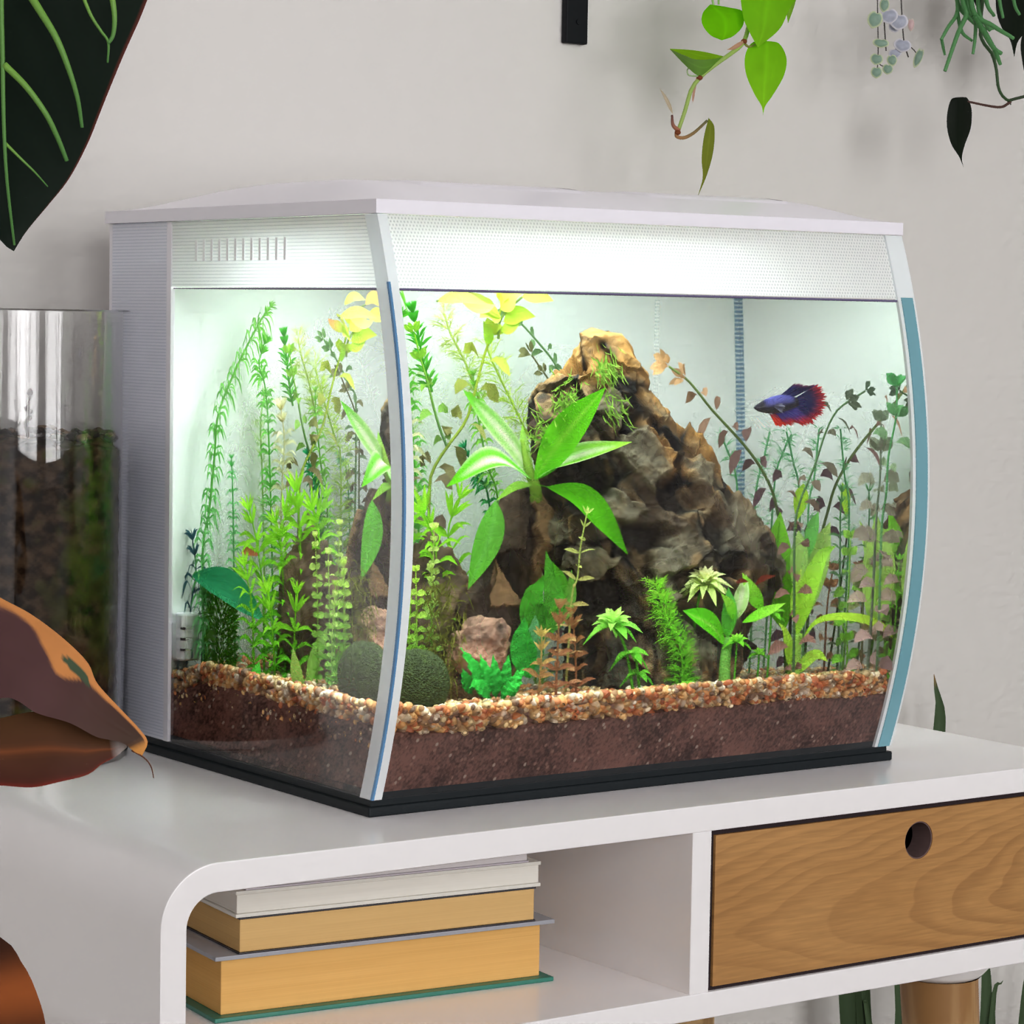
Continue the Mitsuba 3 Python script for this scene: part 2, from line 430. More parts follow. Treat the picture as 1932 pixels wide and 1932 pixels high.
# books lying in the open compartment
ba = math.atan2(0.0025 - 0.0228, 0.1372 + 0.0811)
bx, by = np.array([math.cos(ba), math.sin(ba), 0]), np.array([-math.sin(ba), math.cos(ba), 0])


def book(label, x0, x1, d, z0, z1, page, top, bottom, over, ct, y0=0.0):
    """A lying book, fore edge to the front: page block with covers (thickness ct, overhang over) and spine at the back."""
    k = thing('book', label, 'book', 'books stacked in the open compartment')
    M = np.eye(4)
    M[:3, 0], M[:3, 1] = bx, by
    M[:3, 3] = np.array([-0.0811, 0.0228, 0]) + by * y0

    def put(nm, m, mat, lab=None):
        m.apply_transform(M)
        part(k, nm, m, mat, smooth=30, label=lab)
    put('pages', box(x0, x1, over, d - ct, z0 + ct, z1 - ct, 0.0006), page)
    put('cover', box(x0 - over, x1 + over, 0.0, d, z1 - ct, z1, 0.0004), top)
    put('cover', box(x0 - over, x1 + over, 0.0, d, z0, z0 + ct, 0.0004), bottom)
    put('spine', box(x0 - over, x1 + over, d - ct, d, z0 + ct * 0.5, z1 - ct * 0.5, 0.0004), top)


book('thick yellowed book with grey top cover and teal bottom cover, lowest of the stack', 0.0, 0.2135, 0.135, -0.1149, -0.0765, 'pages_yellow', 'cover_grey', 'cover_teal', 0.0065, 0.0026)
book('tan-paged paperback lying between the thick yellowed book and the white book', 0.009, 0.2055, 0.12, -0.0764, -0.0552, 'pages_tan', 'cover_dark', 'cover_dark', 0.0008, 0.0010)
book('white-paged book second from the top of the stack', 0.007, 0.2085, 0.13, -0.0551, -0.0396, 'pages_white', 'cover_white', 'cover_white', 0.0010, 0.0022)
book('thin pale grey book on top of the stack, just under the console top', 0.013, 0.200, 0.12, -0.0395, -0.0228, 'pages_grey', 'cover_lilac', 'cover_lilac', 0.0008, 0.0010)

# ---------------------------------------------------------------- the aquarium
W_T, D_T, H_T, Y_B = 0.41, 0.334, 0.349, 0.2504     # width, depth, height to the lid, inner back panel
WATER = 0.3062
aq = thing('aquarium', 'bow-fronted glass aquarium with white lid and lit planted water, on the console', 'aquarium')


def bow(z):
    return -0.0335 * 4 * (z / 0.352) * (1 - z / 0.352)


def strip_bow(x0, x1, d0, d1, z):
    """A bar that follows the bow, from x0 to x1, between depths d0 and d1 behind the front glass."""
    V, n = [], len(z)
    for x, d in ((x0, d0), (x1, d0), (x1, d1), (x0, d1)):
        V += [[x, bow(a) + d, a] for a in z]
    F = []
    for k in range(4):
        a, b = k * n, ((k + 1) % 4) * n
        for i in range(n - 1):
            F += [[a + i, b + i, b + i + 1], [a + i, b + i + 1, a + i + 1]]
    for i in (0, n - 1):
        F += [[i, n + i, 2 * n + i], [i, 2 * n + i, 3 * n + i]]
    m = trimesh.Trimesh(np.array(V), F, process=False)
    trimesh.repair.fix_normals(m)
    return m


part(aq, 'base_trim', box(-0.001, W_T + 0.0035, -0.002, D_T, 0.0, 0.0062, 0.0012), 'black_plastic', smooth=30, label='black base trim')
part(aq, 'bottom_pane', box(0.001, W_T - 0.001, -0.0005, D_T - 0.001, 0.0062, 0.0105), 'black_plastic')
part(aq, 'bottom_seal', strip_bow(0.0036, W_T - 0.0036, 0.0030, 0.0050, np.linspace(0.0100, 0.0145, 4)), 'black_plastic')
part(aq, 'bottom_seal', box(0.0030, 0.0044, 0.006, Y_B, 0.0100, 0.0150), 'black_plastic')
zs = np.linspace(0.0105, H_T, 40)


def bow_sheet(x0, x1, off, z):
    V = np.array([[x, bow(a) + off, a] for a in z for x in (x0, x1)])
    f = grid_faces(len(z), 2)
    return V, f


def side_sheet(x, y0f, y1, z):
    """A pane at x from the bowed edge (y0f) to y1."""
    V = np.array([[x, (bow(a) + y0f) * (1 - s) + y1 * s, a] for a in z for s in (0, 1)])
    return V, grid_faces(len(z), 2)


part(aq, 'front_glass', bow_sheet(0.0, W_T, 0.0, zs), 'tank_pane', smooth=True)
part(aq, 'side_glass', side_sheet(0.0, 0.0, D_T, zs), 'tank_pane')
part(aq, 'side_glass', side_sheet(W_T, 0.0, D_T, zs), 'tank_pane')
part(aq, 'back_glass', box(0.0015, W_T - 0.0015, D_T - 0.004, D_T, 0.0105, H_T), 'white_plastic')
part(aq, 'back_panel', box(0.004, W_T - 0.004, Y_B + 0.0003, Y_B + 0.003, 0.0105, 0.325), 'back_plastic', label='white panel in front of the filter chamber')
part(aq, 'corner_trim', box(W_T - 0.0064, W_T - 0.0032, Y_B - 0.0016, Y_B + 0.0002, 0.0145, WATER), 'trim_print', label='blue-grey ribbed trim in the back right corner')
part(aq, 'chamber_wall', box(W_T - 0.006, W_T - 0.0035, Y_B + 0.0035, D_T - 0.005, 0.0105, 0.33), 'white_plastic')
zb = np.linspace(WATER + 0.0012, H_T, 10)
part(aq, 'printed_band', bow_sheet(0.0075, W_T - 0.013, 0.0022, zb), 'front_print', smooth=True, label='translucent white band of fine dots on the front glass')
part(aq, 'printed_band', side_sheet(0.0016, 0.016, Y_B - 0.002, zb), 'side_print', label='translucent white band of fine lines on the side glass')
zc = np.linspace(0.0105, H_T, 4)
part(aq, 'printed_strip', (np.array([[0.0013, y, z] for z in zc for y in (Y_B + 0.002, D_T - 0.0045)]), grid_faces(4, 2)), 'strip_print', label='grey ribbed strip over the filter chamber')
for i in range(12):
    y = 0.102 + 0.0100 * i
    part(aq, 'vent_slot', box(0.0007, 0.0012, y, y + 0.0022, 0.3235, 0.3370), 'slot_grey')
part(aq, 'side_frame', box(0.0008, 0.004, Y_B - 0.0042, Y_B + 0.0016, 0.0105, H_T), 'white_plastic')


sm = part(aq, 'corner_seam', strip_bow(-0.0006, 0.0060, -0.0006, 0.0130, zs), 'glass_edge', smooth=30, label='pale corner edge of the bowed glass')
part(sm, 'edge_line', strip_bow(-0.0010, 0.0004, -0.0010, 0.0010, np.linspace(0.0105, WATER + 0.004, 36)), 'blue_edge', smooth=30)
sm = part(aq, 'corner_seam', strip_bow(W_T - 0.0145, W_T + 0.0006, 0.0006, 0.0030, zs), 'glass_edge', smooth=30, label='pale corner edge of the bowed glass')
part(sm, 'edge_line', strip_bow(W_T - 0.0118, W_T - 0.0018, -0.0003, 0.0006, np.linspace(0.0105, WATER + 0.002, 36)), 'teal_edge', smooth=30)

# lid: rim and a low dome with two flaps
LZ = H_T


def lid_height(X, Y):
    sx = np.clip(np.minimum(X + 0.001, W_T + 0.001 - X) / np.where(X < W_T / 2, 0.034, 0.044), 0, 1)
    sf = np.clip((Y + 0.0012) / 0.088, 0, 1)
    sb = np.clip((D_T + 0.002 - Y) / 0.185, 0, 1)
    a, b, c = (np.sin(s * np.pi / 2) for s in (sx, sf, sb))
    return H_T + 0.0085 + 0.0150 * a * np.minimum(b, c)


def flap_mesh(x0, x1, y0, y1, n=24):
    X, Y = np.meshgrid(np.linspace(x0, x1, n), np.linspace(y0, y1, n), indexing='ij')
    Z = lid_height(X, Y)
    edge = np.minimum(np.minimum(X - x0, x1 - X), np.minimum(Y - y0, y1 - Y))
    top = np.stack([X, Y, Z - 0.0008 + 0.0019 * np.clip(edge / 0.004, 0, 1) ** 0.5], -1).reshape(-1, 3)
    return top, grid_faces(n, n)


def lid_mesh(n=70):
    x = np.linspace(-0.001, W_T + 0.001, n)
    y = np.linspace(-0.0012, D_T + 0.002, n)

    def height(X, Y):
        return lid_height(X, Y)
    X, Y = np.meshgrid(x, y, indexing='ij')
    top = np.stack([X, Y, height(X, Y)], -1).reshape(-1, 3)
    F = list(map(list, grid_faces(n, n)))
    V = list(map(list, top))
    loop = [i * n for i in range(n)] + [(n - 1) * n + j for j in range(1, n)] + [i * n + n - 1 for i in range(n - 2, -1, -1)] + [j for j in range(n - 2, 0, -1)]
    base = len(V)
    for i in loop:
        V.append([V[i][0], V[i][1], LZ + 0.0004])
    m = len(loop)
    for k in range(m):
        a, b = loop[k], loop[(k + 1) % m]
        F += [[a, base + k, base + (k + 1) % m], [a, base + (k + 1) % m, b]]
    t_ = trimesh.Trimesh(np.array(V), F, process=False)
    # inner ceiling of the hood
    c = box(0.003, W_T - 0.003, 0.002, D_T - 0.002, LZ + 0.0004, LZ + 0.003)
    return trimesh.util.concatenate([t_, c])


ld = part(aq, 'lid', lid_mesh(), 'white_plastic', smooth=25, label='white plastic lid with a low dome')
part(ld, 'flap', flap_mesh(0.06, 0.19, 0.045, 0.16), 'white_plastic', smooth=True)
part(ld, 'flap', flap_mesh(0.235, 0.36, 0.045, 0.16), 'white_plastic', smooth=True)
lamp = part(aq, 'lamp', box(0.025, 0.285, 0.02, 0.165, LZ - 0.0045, LZ + 0.0003, 0.001), 'white_plastic', smooth=30)
scene[f'{lamp}__diffuser'] = mikit.ply((np.array([[0.035, 0.03, LZ - 0.0048], [0.275, 0.03, LZ - 0.0048], [0.275, 0.155, LZ - 0.0048], [0.035, 0.155, LZ - 0.0048]]), np.array([[0, 2, 1], [0, 3, 2]])),
                                       'white_plastic', emitter={'type': 'area', 'radiance': {'type': 'rgb', 'value': list(LED)}})
part(aq, 'filter_block', box(0.02, 0.39, Y_B + 0.012, D_T - 0.012, 0.011, 0.10, 0.003), 'black_plastic', smooth=30)
ig = part(aq, 'intake_grille', box(0.008, 0.036, 0.236, Y_B, 0.064, 0.095, 0.002), 'white_plastic', smooth=30)
for z in (0.071, 0.078, 0.085):
    part(ig, 'slot', box(0.0074, 0.013, 0.2352, 0.2375, z, z + 0.0014), 'gap_dark')


# the water: refracting faces behind the panes, the open surface above
def water_mesh():
    g = 0.003
    z = np.linspace(0.0107, WATER, 44)
    x0, x1 = g, W_T - g
    y = np.array([bow(a) + g for a in z])
    front_v = np.array([[x, y[i], z[i]] for i in range(len(z)) for x in (x0, x1)])
    front = (front_v, grid_faces(len(z), 2)[:, ::-1])

    def side(x):
        return np.array([[x, y[i] * (1 - s) + Y_B * s, z[i]] for i in range(len(z)) for s in (0, 1)])
    out = []
    for m, d in ((front, (0, -1, 0)), ((side(x0), grid_faces(len(z), 2)), (-1, 0, 0)), ((side(x1), grid_faces(len(z), 2)), (1, 0, 0))):
        v, f = m
        nrm = np.cross(v[f[0, 1]] - v[f[0, 0]], v[f[0, 2]] - v[f[0, 0]])
        out.append((v, f if nrm @ np.array(d) > 0 else f[:, ::-1]))
    return cat(out)


wt = thing('water', 'clear water filling the aquarium up to the white printed band', 'water', kind='stuff')
part(wt, 'body', water_mesh(), 'water_body', smooth=True)


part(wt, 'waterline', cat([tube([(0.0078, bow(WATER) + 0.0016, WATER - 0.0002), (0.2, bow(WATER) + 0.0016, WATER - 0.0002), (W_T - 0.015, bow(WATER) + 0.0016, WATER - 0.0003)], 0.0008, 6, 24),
                           tube([(0.0018, bow(WATER) + 0.016, WATER), (0.0018, 0.12, WATER), (0.0018, Y_B - 0.006, WATER)], [0.0008, 0.0007, 0.0003], 6, 20)]), 'meniscus_reflection', smooth=True, label='bead at the water edge with its dark reflection painted on')

# ---------------------------------------------------------------- soil and gravel
gb = thing('gravel_bed', 'bed of mixed tan and rust pebbles over dark soil on the aquarium floor', 'gravel')


def top_z(x, y):
    """Height of the pebble layer's surface."""
    p = np.stack([np.asarray(x) * 28, np.asarray(y) * 28, np.zeros(np.shape(x))], -1)
    h = 0.0635 + 0.004 * (meshkit.fbm(p, 2, seed=5) - 0.5)
    h = h + 0.003 * np.clip(1 - np.asarray(x) / 0.05, 0, 1)
    return h - 0.012 * np.clip((np.asarray(y) - 0.2) / 0.05, 0, 1) * np.clip(1 - np.asarray(x) / 0.06, 0, 1)


def soil_mesh(nx=80, ny=60):
    g = 0.0034
    x = np.linspace(g, W_T - g, nx)
    V = []
    for i in range(nx):
        for j in range(ny):
            s = j / (ny - 1)
            z = 0.05
            for _ in range(3):
                y = (bow(z) + g) * (1 - s) + (Y_B - 0.0003) * s
                z = float(top_z(x[i], y)) - 0.0155 + 0.010 * min(1, 8 * s, 3 * x[i] / 0.05)
            V.append([x[i], y, z])
    V = np.array(V)
    F = list(map(list, grid_faces(nx, ny)))
    zz = np.linspace(0, 1, 14)
    # the wall of soil against the front glass and both side panes
    def wall(idx, f):
        base = len(V_all)
        for k in idx:
            for s in zz:
                z = 0.0108 + (V[k][2] - 0.0108) * s
                V_all.append(f(V[k], z))
        F.extend((grid_faces(len(idx), len(zz)) + base).tolist())
    V_all = list(map(list, V))
    wall([i * ny for i in range(nx)], lambda v, z: [v[0], bow(z) + g, z])
    wall(list(range(ny)), lambda v, z: [v[0], max(v[1], bow(z) + g), z])
    wall([(nx - 1) * ny + j for j in range(ny)], lambda v, z: [v[0], max(v[1], bow(z) + g), z])
    return np.array(V_all), np.array(F)


part(gb, 'soil', soil_mesh(), 'soil', label='dark red-brown soil seen through the glass', kind='stuff')
P_COL = [lin(*c) for c in ((220, 184, 128), (206, 160, 100), (226, 206, 172), (182, 112, 66), (168, 92, 56), (150, 114, 78), (204, 146, 90), (210, 194, 172), (118, 90, 70), (198, 170, 124))]
base_p = trimesh.creation.icosphere(1, 1.0)


def pebble(c, r, seed):
    q = np.random.default_rng(seed)
    v = base_p.vertices * (1 + 0.16 * (meshkit.noise(base_p.vertices * 1.3 + seed * 3.1) - 0.5)[:, None])
    v = v * (r * np.array([q.uniform(0.85, 1.3), q.uniform(0.75, 1.1), q.uniform(0.6, 0.95)]))
    a, b = q.uniform(0, 2 * np.pi), q.uniform(-0.7, 0.7)
    R = trimesh.transformations.euler_matrix(b, b * 0.6, a)[:3, :3]
    col = P_COL[q.integers(len(P_COL))] * q.uniform(0.85, 1.3)
    v = v @ R.T + c
    return v, base_p.faces, np.broadcast_to(col, v.shape).copy()


peb, pq = [], np.random.default_rng(21)
# against the front glass and the left pane
for _ in range(760):
    x, d = pq.uniform(0.006, 0.404), pq.uniform(0, 1)
    r = pq.uniform(0.0021, 0.0044)
    zt = float(top_z(x, -0.01))
    z = zt - 0.0155 * d - 0.3 * r + 0.001
    peb.append((np.array([x, bow(z) + 0.0036 + r * 0.9, z]), r, 0))
for _ in range(560):
    y, d = pq.uniform(-0.012, 0.246), pq.uniform(0, 1)
    r = pq.uniform(0.0021, 0.0042)
    z = float(top_z(0.005, y)) - 0.024 * d ** 1.4 - 0.3 * r
    peb.append((np.array([0.0036 + r * 0.9, max(y, bow(z) + 0.0036 + r), z]), r, 1))
for _ in range(3600):
    x, y = pq.uniform(0.006, 0.404), pq.uniform(-0.012, 0.246)
    r = pq.uniform(0.0017, 0.0036)
    z = float(top_z(x, y)) - 0.6 * r + pq.uniform(-0.002, 0.0008)
    if y > bow(z) + 0.005 + r:
        peb.append((np.array([x, y, z]), r, 2))
order = sorted(range(len(peb)), key=lambda i: (peb[i][2] != 0, peb[i][0][1] if peb[i][2] else -peb[i][1]))
single = set(order[:300])
rest = []
for i in order:
    m = pebble(peb[i][0], peb[i][1], i)
    if i in single:
        part(gb, 'pebble', m[:2], 'pebble', smooth=True, color=m[2])
    else:
        rest.append(m)
m = cat(rest)
part(gb, 'pebble_mass', m[:2], 'pebble', smooth=True, color=m[2], kind='stuff')


# ---------------------------------------------------------------- rocks and wood
def loft(rows, depth, y0, nt, nz, seed, relief, power=2.4):
    """A rock from silhouette rows (z, x left, x right), bottom to top: superelliptic sections, broken into facets and pits."""
    rows = np.array(sorted(rows))
    zq = np.linspace(rows[0, 0], rows[-1, 0], nz)
    xl, xr = np.interp(zq, rows[:, 0], rows[:, 1]), np.interp(zq, rows[:, 0], rows[:, 2])
    th = np.linspace(0, 2 * np.pi, nt, endpoint=False)
    ct, st = np.cos(th), np.sin(th)
    k = (abs(ct) ** power + abs(st) ** power) ** (-1 / power)
    s = (zq - zq[0]) / (zq[-1] - zq[0])
    dz = depth * np.interp(s, np.linspace(0, 1, 6), [1.0, 0.95, 0.82, 0.62, 0.42, 0.2])
    V = np.zeros((nz, nt, 3))
    V[..., 0] = ((xl + xr) / 2)[:, None] + ((xr - xl) / 2)[:, None] * (k * ct)[None]
    V[..., 1] = y0 + dz[:, None] * (k * st)[None]
    V[..., 2] = zq[:, None]
    V = V.reshape(-1, 3)
    i, j = np.meshgrid(np.arange(nz - 1), np.arange(nt), indexing='ij')
    A, B = (i * nt + j).ravel(), (i * nt + (j + 1) % nt).ravel()
    F = np.vstack([np.stack([A, B, B + nt], 1), np.stack([A, B + nt, A + nt], 1)])
    V = np.vstack([V, [[(xl[-1] + xr[-1]) / 2, y0, zq[-1] + 0.001]]])
    jj = np.arange(nt)
    F = np.vstack([F, np.stack([(nz - 1) * nt + jj, (nz - 1) * nt + (jj + 1) % nt, jj * 0 + len(V) - 1], 1)])
    m = trimesh.Trimesh(V, F, process=False)
    n = np.array(m.vertex_normals)
    h, C = relief(V, seed)
    h = h * (0.35 + 0.65 * np.clip((V[:, 2].max() - V[:, 2]) / 0.03, 0, 1))
    return V + n * h[:, None], F, C


def facets(V, count, seed, stretch=(1, 1, 1)):
    """Random cells: a level per cell, the tilt of the cell's face at V and the nearness to the cell's edge (0 at the edge)."""
    q = np.random.default_rng(seed)
    lo, hi = V.min(0) - 0.01, V.max(0) + 0.01
    sv = np.array(stretch, float)
    pts = q.uniform(lo, hi, (count, 3))
    W_ = V + 0.009 * np.stack([meshkit.fbm(V * 60, 3, seed=seed + a) - 0.5 for a in range(3)], -1)
    d, i = cKDTree(pts / sv).query(W_ / sv, k=2)
    size = (np.prod(hi - lo) / count / np.prod(sv)) ** (1 / 3)
    tilt = ((W_ - pts[i[:, 0]]) * q.normal(0, 1, (count, 3))[i[:, 0]]).sum(-1)
    return q.random(count)[i[:, 0]], np.clip(tilt, -0.012, 0.012), np.clip((d[:, 1] - d[:, 0]) / size, 0, 1)


def step(a, b, x):
    t_ = np.clip((x - a) / (b - a), 0, 1)
    return t_ * t_ * (3 - 2 * t_)


def rock_relief(V, seed):
    along, across = V @ unit((0.58, 0, -0.81)), V @ unit((0.81, 0, 0.58))
    P = np.stack([across, along, V[:, 1]], -1)
    lev, tilt, edge = facets(P, 150, seed, (1, 1.6, 1))
    lev2, tilt2, edge2 = facets(P, 1300, seed + 5, (1, 1.6, 1))
    W2 = V + 0.014 * np.stack([meshkit.fbm(V * 70, 3, seed=seed + 70 + a) - 0.5 for a in range(3)], -1)
    pit = step(0.50, 0.62, meshkit.fbm(P * [50, 26, 50], 3, seed=seed + 11)) * step(0.30, 0.5, meshkit.fbm(P * 24, 2, seed=seed + 14))
    rib = 1 - 2 * np.abs(meshkit.fbm(P * [80, 26, 80], 3, seed=seed + 21) - 0.5)
    cav, plate = np.zeros(len(V)), np.zeros(len(V))
    for (x, z), rx, rz in HOLLOWS:
        dd = np.sqrt(((W2[:, 0] - x) / (rx * 0.00045)) ** 2 + ((W2[:, 2] - z) / (rz * 0.00037)) ** 2)
        cav = np.maximum(cav, step(1.15, 0.75, dd))
    for (x, z), rx, rz in PLATES:
        dd = np.abs(W2[:, 0] - x + 0.3 * (W2[:, 2] - z)) / (rx * 0.00045) + np.abs(W2[:, 2] - z) / (rz * 0.00037)
        plate = np.maximum(plate, step(1.12, 0.92, dd))
    plate = plate * (1 - cav)
    front = V[:, 1] < 0.125
    cav, plate = cav * front, plate * front
    h = (1 - 0.8 * plate) * (0.0065 * (lev - 0.5) + 0.34 * tilt + 0.0022 * (lev2 - 0.5) + 0.20 * tilt2) - 0.006 * pit * (1 - plate) - 0.012 * cav + 0.0035 * plate + 0.006 * (rib - 0.7) + 0.0045 * (meshkit.fbm(V * 150, 4, seed=seed + 9) - 0.5)
    dark, olive, grey, brown, ochre, tan = lin(14, 12, 9), lin(56, 52, 39), lin(104, 99, 81), lin(70, 50, 31), lin(172, 124, 58), lin(140, 114, 76)
    w = lambda x: x[:, None]
    C = olive * (1 - w(lev)) + grey * w(lev)
    warm = step(0.40, 0.6, meshkit.fbm(P * [60, 34, 60], 3, seed=31))
    C = C * (1 - 0.75 * w(warm)) + brown * 0.75 * w(warm)
    rib_ = step(0.80, 0.95, rib) * step(0.42, 0.58, meshkit.fbm(V * 50, 2, seed=77))
    C = C * (1 - 0.8 * w(rib_)) + tan * 0.8 * w(rib_)
    C = C * (1 - 0.75 * w(plate)) + lin(108, 102, 83) * 0.75 * w(plate)
    xr = np.interp(V[:, 2], RIDGE[:, 0], RIDGE[:, 1])
    crest = np.exp(-np.clip((xr - V[:, 0]) / 0.013, 0, 9) ** 1.5) * np.clip((V[:, 2] - 0.14) / 0.05, 0, 1)
    crest = np.maximum(crest, step(0.236, 0.254, V[:, 2]))
    crest = np.maximum(crest, 0.9 * np.exp(-((V[:, 0] - 0.236 - 0.62 * (0.238 - V[:, 2])) / 0.008) ** 2) * step(0.15, 0.20, V[:, 2]))
    crest = np.clip(crest * (-0.05 + 1.7 * meshkit.fbm(V * 110, 3, seed=12)), 0, 1)
    C = C * (1 - w(crest)) + (ochre * 0.75 + tan * 0.25) * w(crest)
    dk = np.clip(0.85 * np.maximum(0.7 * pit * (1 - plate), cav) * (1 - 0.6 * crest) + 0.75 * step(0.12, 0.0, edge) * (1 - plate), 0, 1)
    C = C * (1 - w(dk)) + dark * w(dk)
    return h, C * w(0.5 + 1.0 * meshkit.fbm(V * 240, 3, seed=3))


def wood_relief(V, seed):
    lev, tilt, edge = facets(V, 120, seed, (1, 1, 2.4))
    rib = 1 - 2 * np.abs(meshkit.fbm(V * [60, 60, 16], 3, seed=seed + 21) - 0.5)
    h = 0.007 * (lev - 0.5) + 0.3 * tilt + 0.004 * (rib - 0.7) + 0.002 * (meshkit.fbm(V * 170, 3, seed=seed + 9) - 0.5)
    dark, mid, light = lin(24, 17, 12), lin(82, 60, 42), lin(142, 108, 74)
    g = np.clip(0.75 * meshkit.fbm(V * [75, 75, 14], 4, seed=8) + 0.5 * (lev - 0.5), 0, 1)[:, None]
    C = dark * (1 - g) + mid * g
    a_ = (step(0.62, 0.8, lev) * 0.7)[:, None]
    C = C * (1 - a_) + light * a_
    return h, C * (0.5 + 1.0 * meshkit.fbm(V * 210, 3, seed=4))[:, None]


HOLLOWS = [((0.1899, 0.1860), 52, 38), ((0.2634, 0.1795), 44, 40), ((0.2300, 0.1548), 46, 22), ((0.2856, 0.1548), 22, 32), ((0.1974, 0.1173), 60, 26), ((0.2700, 0.1270), 50, 20), ((0.1881, 0.2540), 24, 14), ((0.2290, 0.2229), 20, 26), ((0.1764, 0.1352), 22, 40), ((0.3016, 0.1320), 26, 22)]
PLATES = [((0.2373, 0.2014), 54, 60), ((0.2163, 0.1708), 44, 36), ((0.3181, 0.1579), 30, 56), ((0.2852, 0.1915), 30, 26), ((0.1932, 0.1404), 44, 32), ((0.1712, 0.1592), 30, 42), ((0.2450, 0.1344), 26, 64), ((0.2172, 0.2293), 36, 30), ((0.2597, 0.1481), 26, 24)]
ROCK = [(0.3237, 0.0602)+(0.2048, 0.0666), (0.3328, 0.0860)+(0.2052, 0.0919), (0.3408, 0.1004)+(0.2052, 0.1060), (0.3573, 0.1159)+(0.1994, 0.1217), (0.3584, 0.1279)+(0.1918, 0.1334), (0.3517, 0.1419)+(0.1806, 0.1470), (0.3447, 0.1565)+(0.1774, 0.1608), (0.3362, 0.1679)+(0.1759, 0.1715), (0.3242, 0.1777)+(0.1729, 0.1807), (0.3100, 0.1922)+(0.1687, 0.1945), (0.2908, 0.2076)+(0.1650, 0.2091), (0.2715, 0.2179)+(0.1638, 0.2189), (0.2628, 0.2280)+(0.1660, 0.2286), (0.2535, 0.2393)+(0.1719, 0.2396), (0.2459, 0.2494)+(0.1856, 0.2494), (0.2418, 0.2582)+(0.1970, 0.2581), (0.2370, 0.2667)+(0.2048, 0.2666), (0.2324, 0.2711)+(0.2154, 0.2710)]
ROCK = [(r[1], r[2], r[0]) for r in ROCK]
ROCK = [(min(z, 0.30), a, b) for z, a, b in ROCK]
RIDGE = np.array(sorted((r[0], r[2]) for r in ROCK))
k = thing('rock', 'large craggy dark rock peak with an ochre crest, rising nearly to the water surface', 'rock')
m = loft(ROCK, 0.060, 0.118, 440, 380, 4, rock_relief)
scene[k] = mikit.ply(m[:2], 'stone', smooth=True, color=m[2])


WOOD = [(0.1532, 0.0599)+(0.1127, 0.0622), (0.1532, 0.0786)+(0.1116, 0.0807), (0.1550, 0.0971)+(0.1126, 0.0990), (0.1623, 0.1137)+(0.1191, 0.1154), (0.1699, 0.1287)+(0.1273, 0.1302), (0.1748, 0.1423)+(0.1341, 0.1435), (0.1794, 0.1558)+(0.1386, 0.1569), (0.1816, 0.1670)+(0.1400, 0.1680), (0.1749, 0.1772)+(0.1443, 0.1779), (0.1646, 0.1814)+(0.1503, 0.1817)]
WOOD = [(r[1], r[2], r[0]) for r in WOOD]
k = thing('driftwood', 'upright chunk of brown driftwood under the large striped leaves, left of the rock', 'driftwood')
m = loft(WOOD, 0.024, 0.126, 240, 200, 14, wood_relief)
scene[k] = mikit.ply(m[:2], 'stone', smooth=True, color=m[2])


def lump(name, label, catg, c, r, seed, col0, col1, amp=0.25, freq=60, sub=5):
    s = trimesh.creation.icosphere(sub, 1.0)
    v = s.vertices
    h = 1 + amp * (meshkit.fbm(v * 1.7 + seed, 4, seed=seed) - 0.5) * 2
    V = v * h[:, None] * np.array(r) + np.array(c)
    g = meshkit.fbm(V * freq, 4, seed=seed + 2)[:, None]
    g = np.clip((g - 0.3) * 2.2, 0, 1)
    C = np.asarray(col0) * (1 - g) + np.asarray(col1) * g
    k_ = thing(name, label, catg)
    scene[k_] = mikit.ply((V, s.faces), 'stone', smooth=True, color=C)
    return k_


lump('rock', 'small pinkish-grey stone leaning at the foot of the driftwood', 'rock', (0.114, 0.0905, 0.0935), (0.0215, 0.016, 0.0175), 5, lin(70, 54, 46), lin(190, 146, 122), 0.5, 90)
lump('rock', 'brown stone behind the bright stems on the left, beside the driftwood', 'rock', (0.106, 0.158, 0.095), (0.036, 0.026, 0.055), 9, lin(44, 36, 26), lin(104, 82, 58), 0.4, 60)


def moss_ball():
    s = trimesh.creation.icosphere(6, 1.0)
    c, r = np.array([0.0465, 0.046, 0.0745]), 0.0232
    h = 1 + 0.05 * (meshkit.fbm(s.vertices * 3, 3, seed=2) - 0.5) + 0.10 * (meshkit.noise(s.vertices * 42, seed=6) - 0.5)
    V = s.vertices * h[:, None] * np.array([r, r, r * 0.95]) + c
    g = meshkit.fbm(V * 300, 3, seed=1)[:, None]
    C = lin(22, 32, 12) * (1 - g) + lin(58, 74, 26) * g
    return V, s.faces, C


k = thing('moss_ball', 'dark green moss ball lying on the pebbles behind the front left glass edge', 'moss ball')
m = moss_ball()
scene[k] = mikit.ply(m[:2], 'stone', smooth=True, color=m[2])

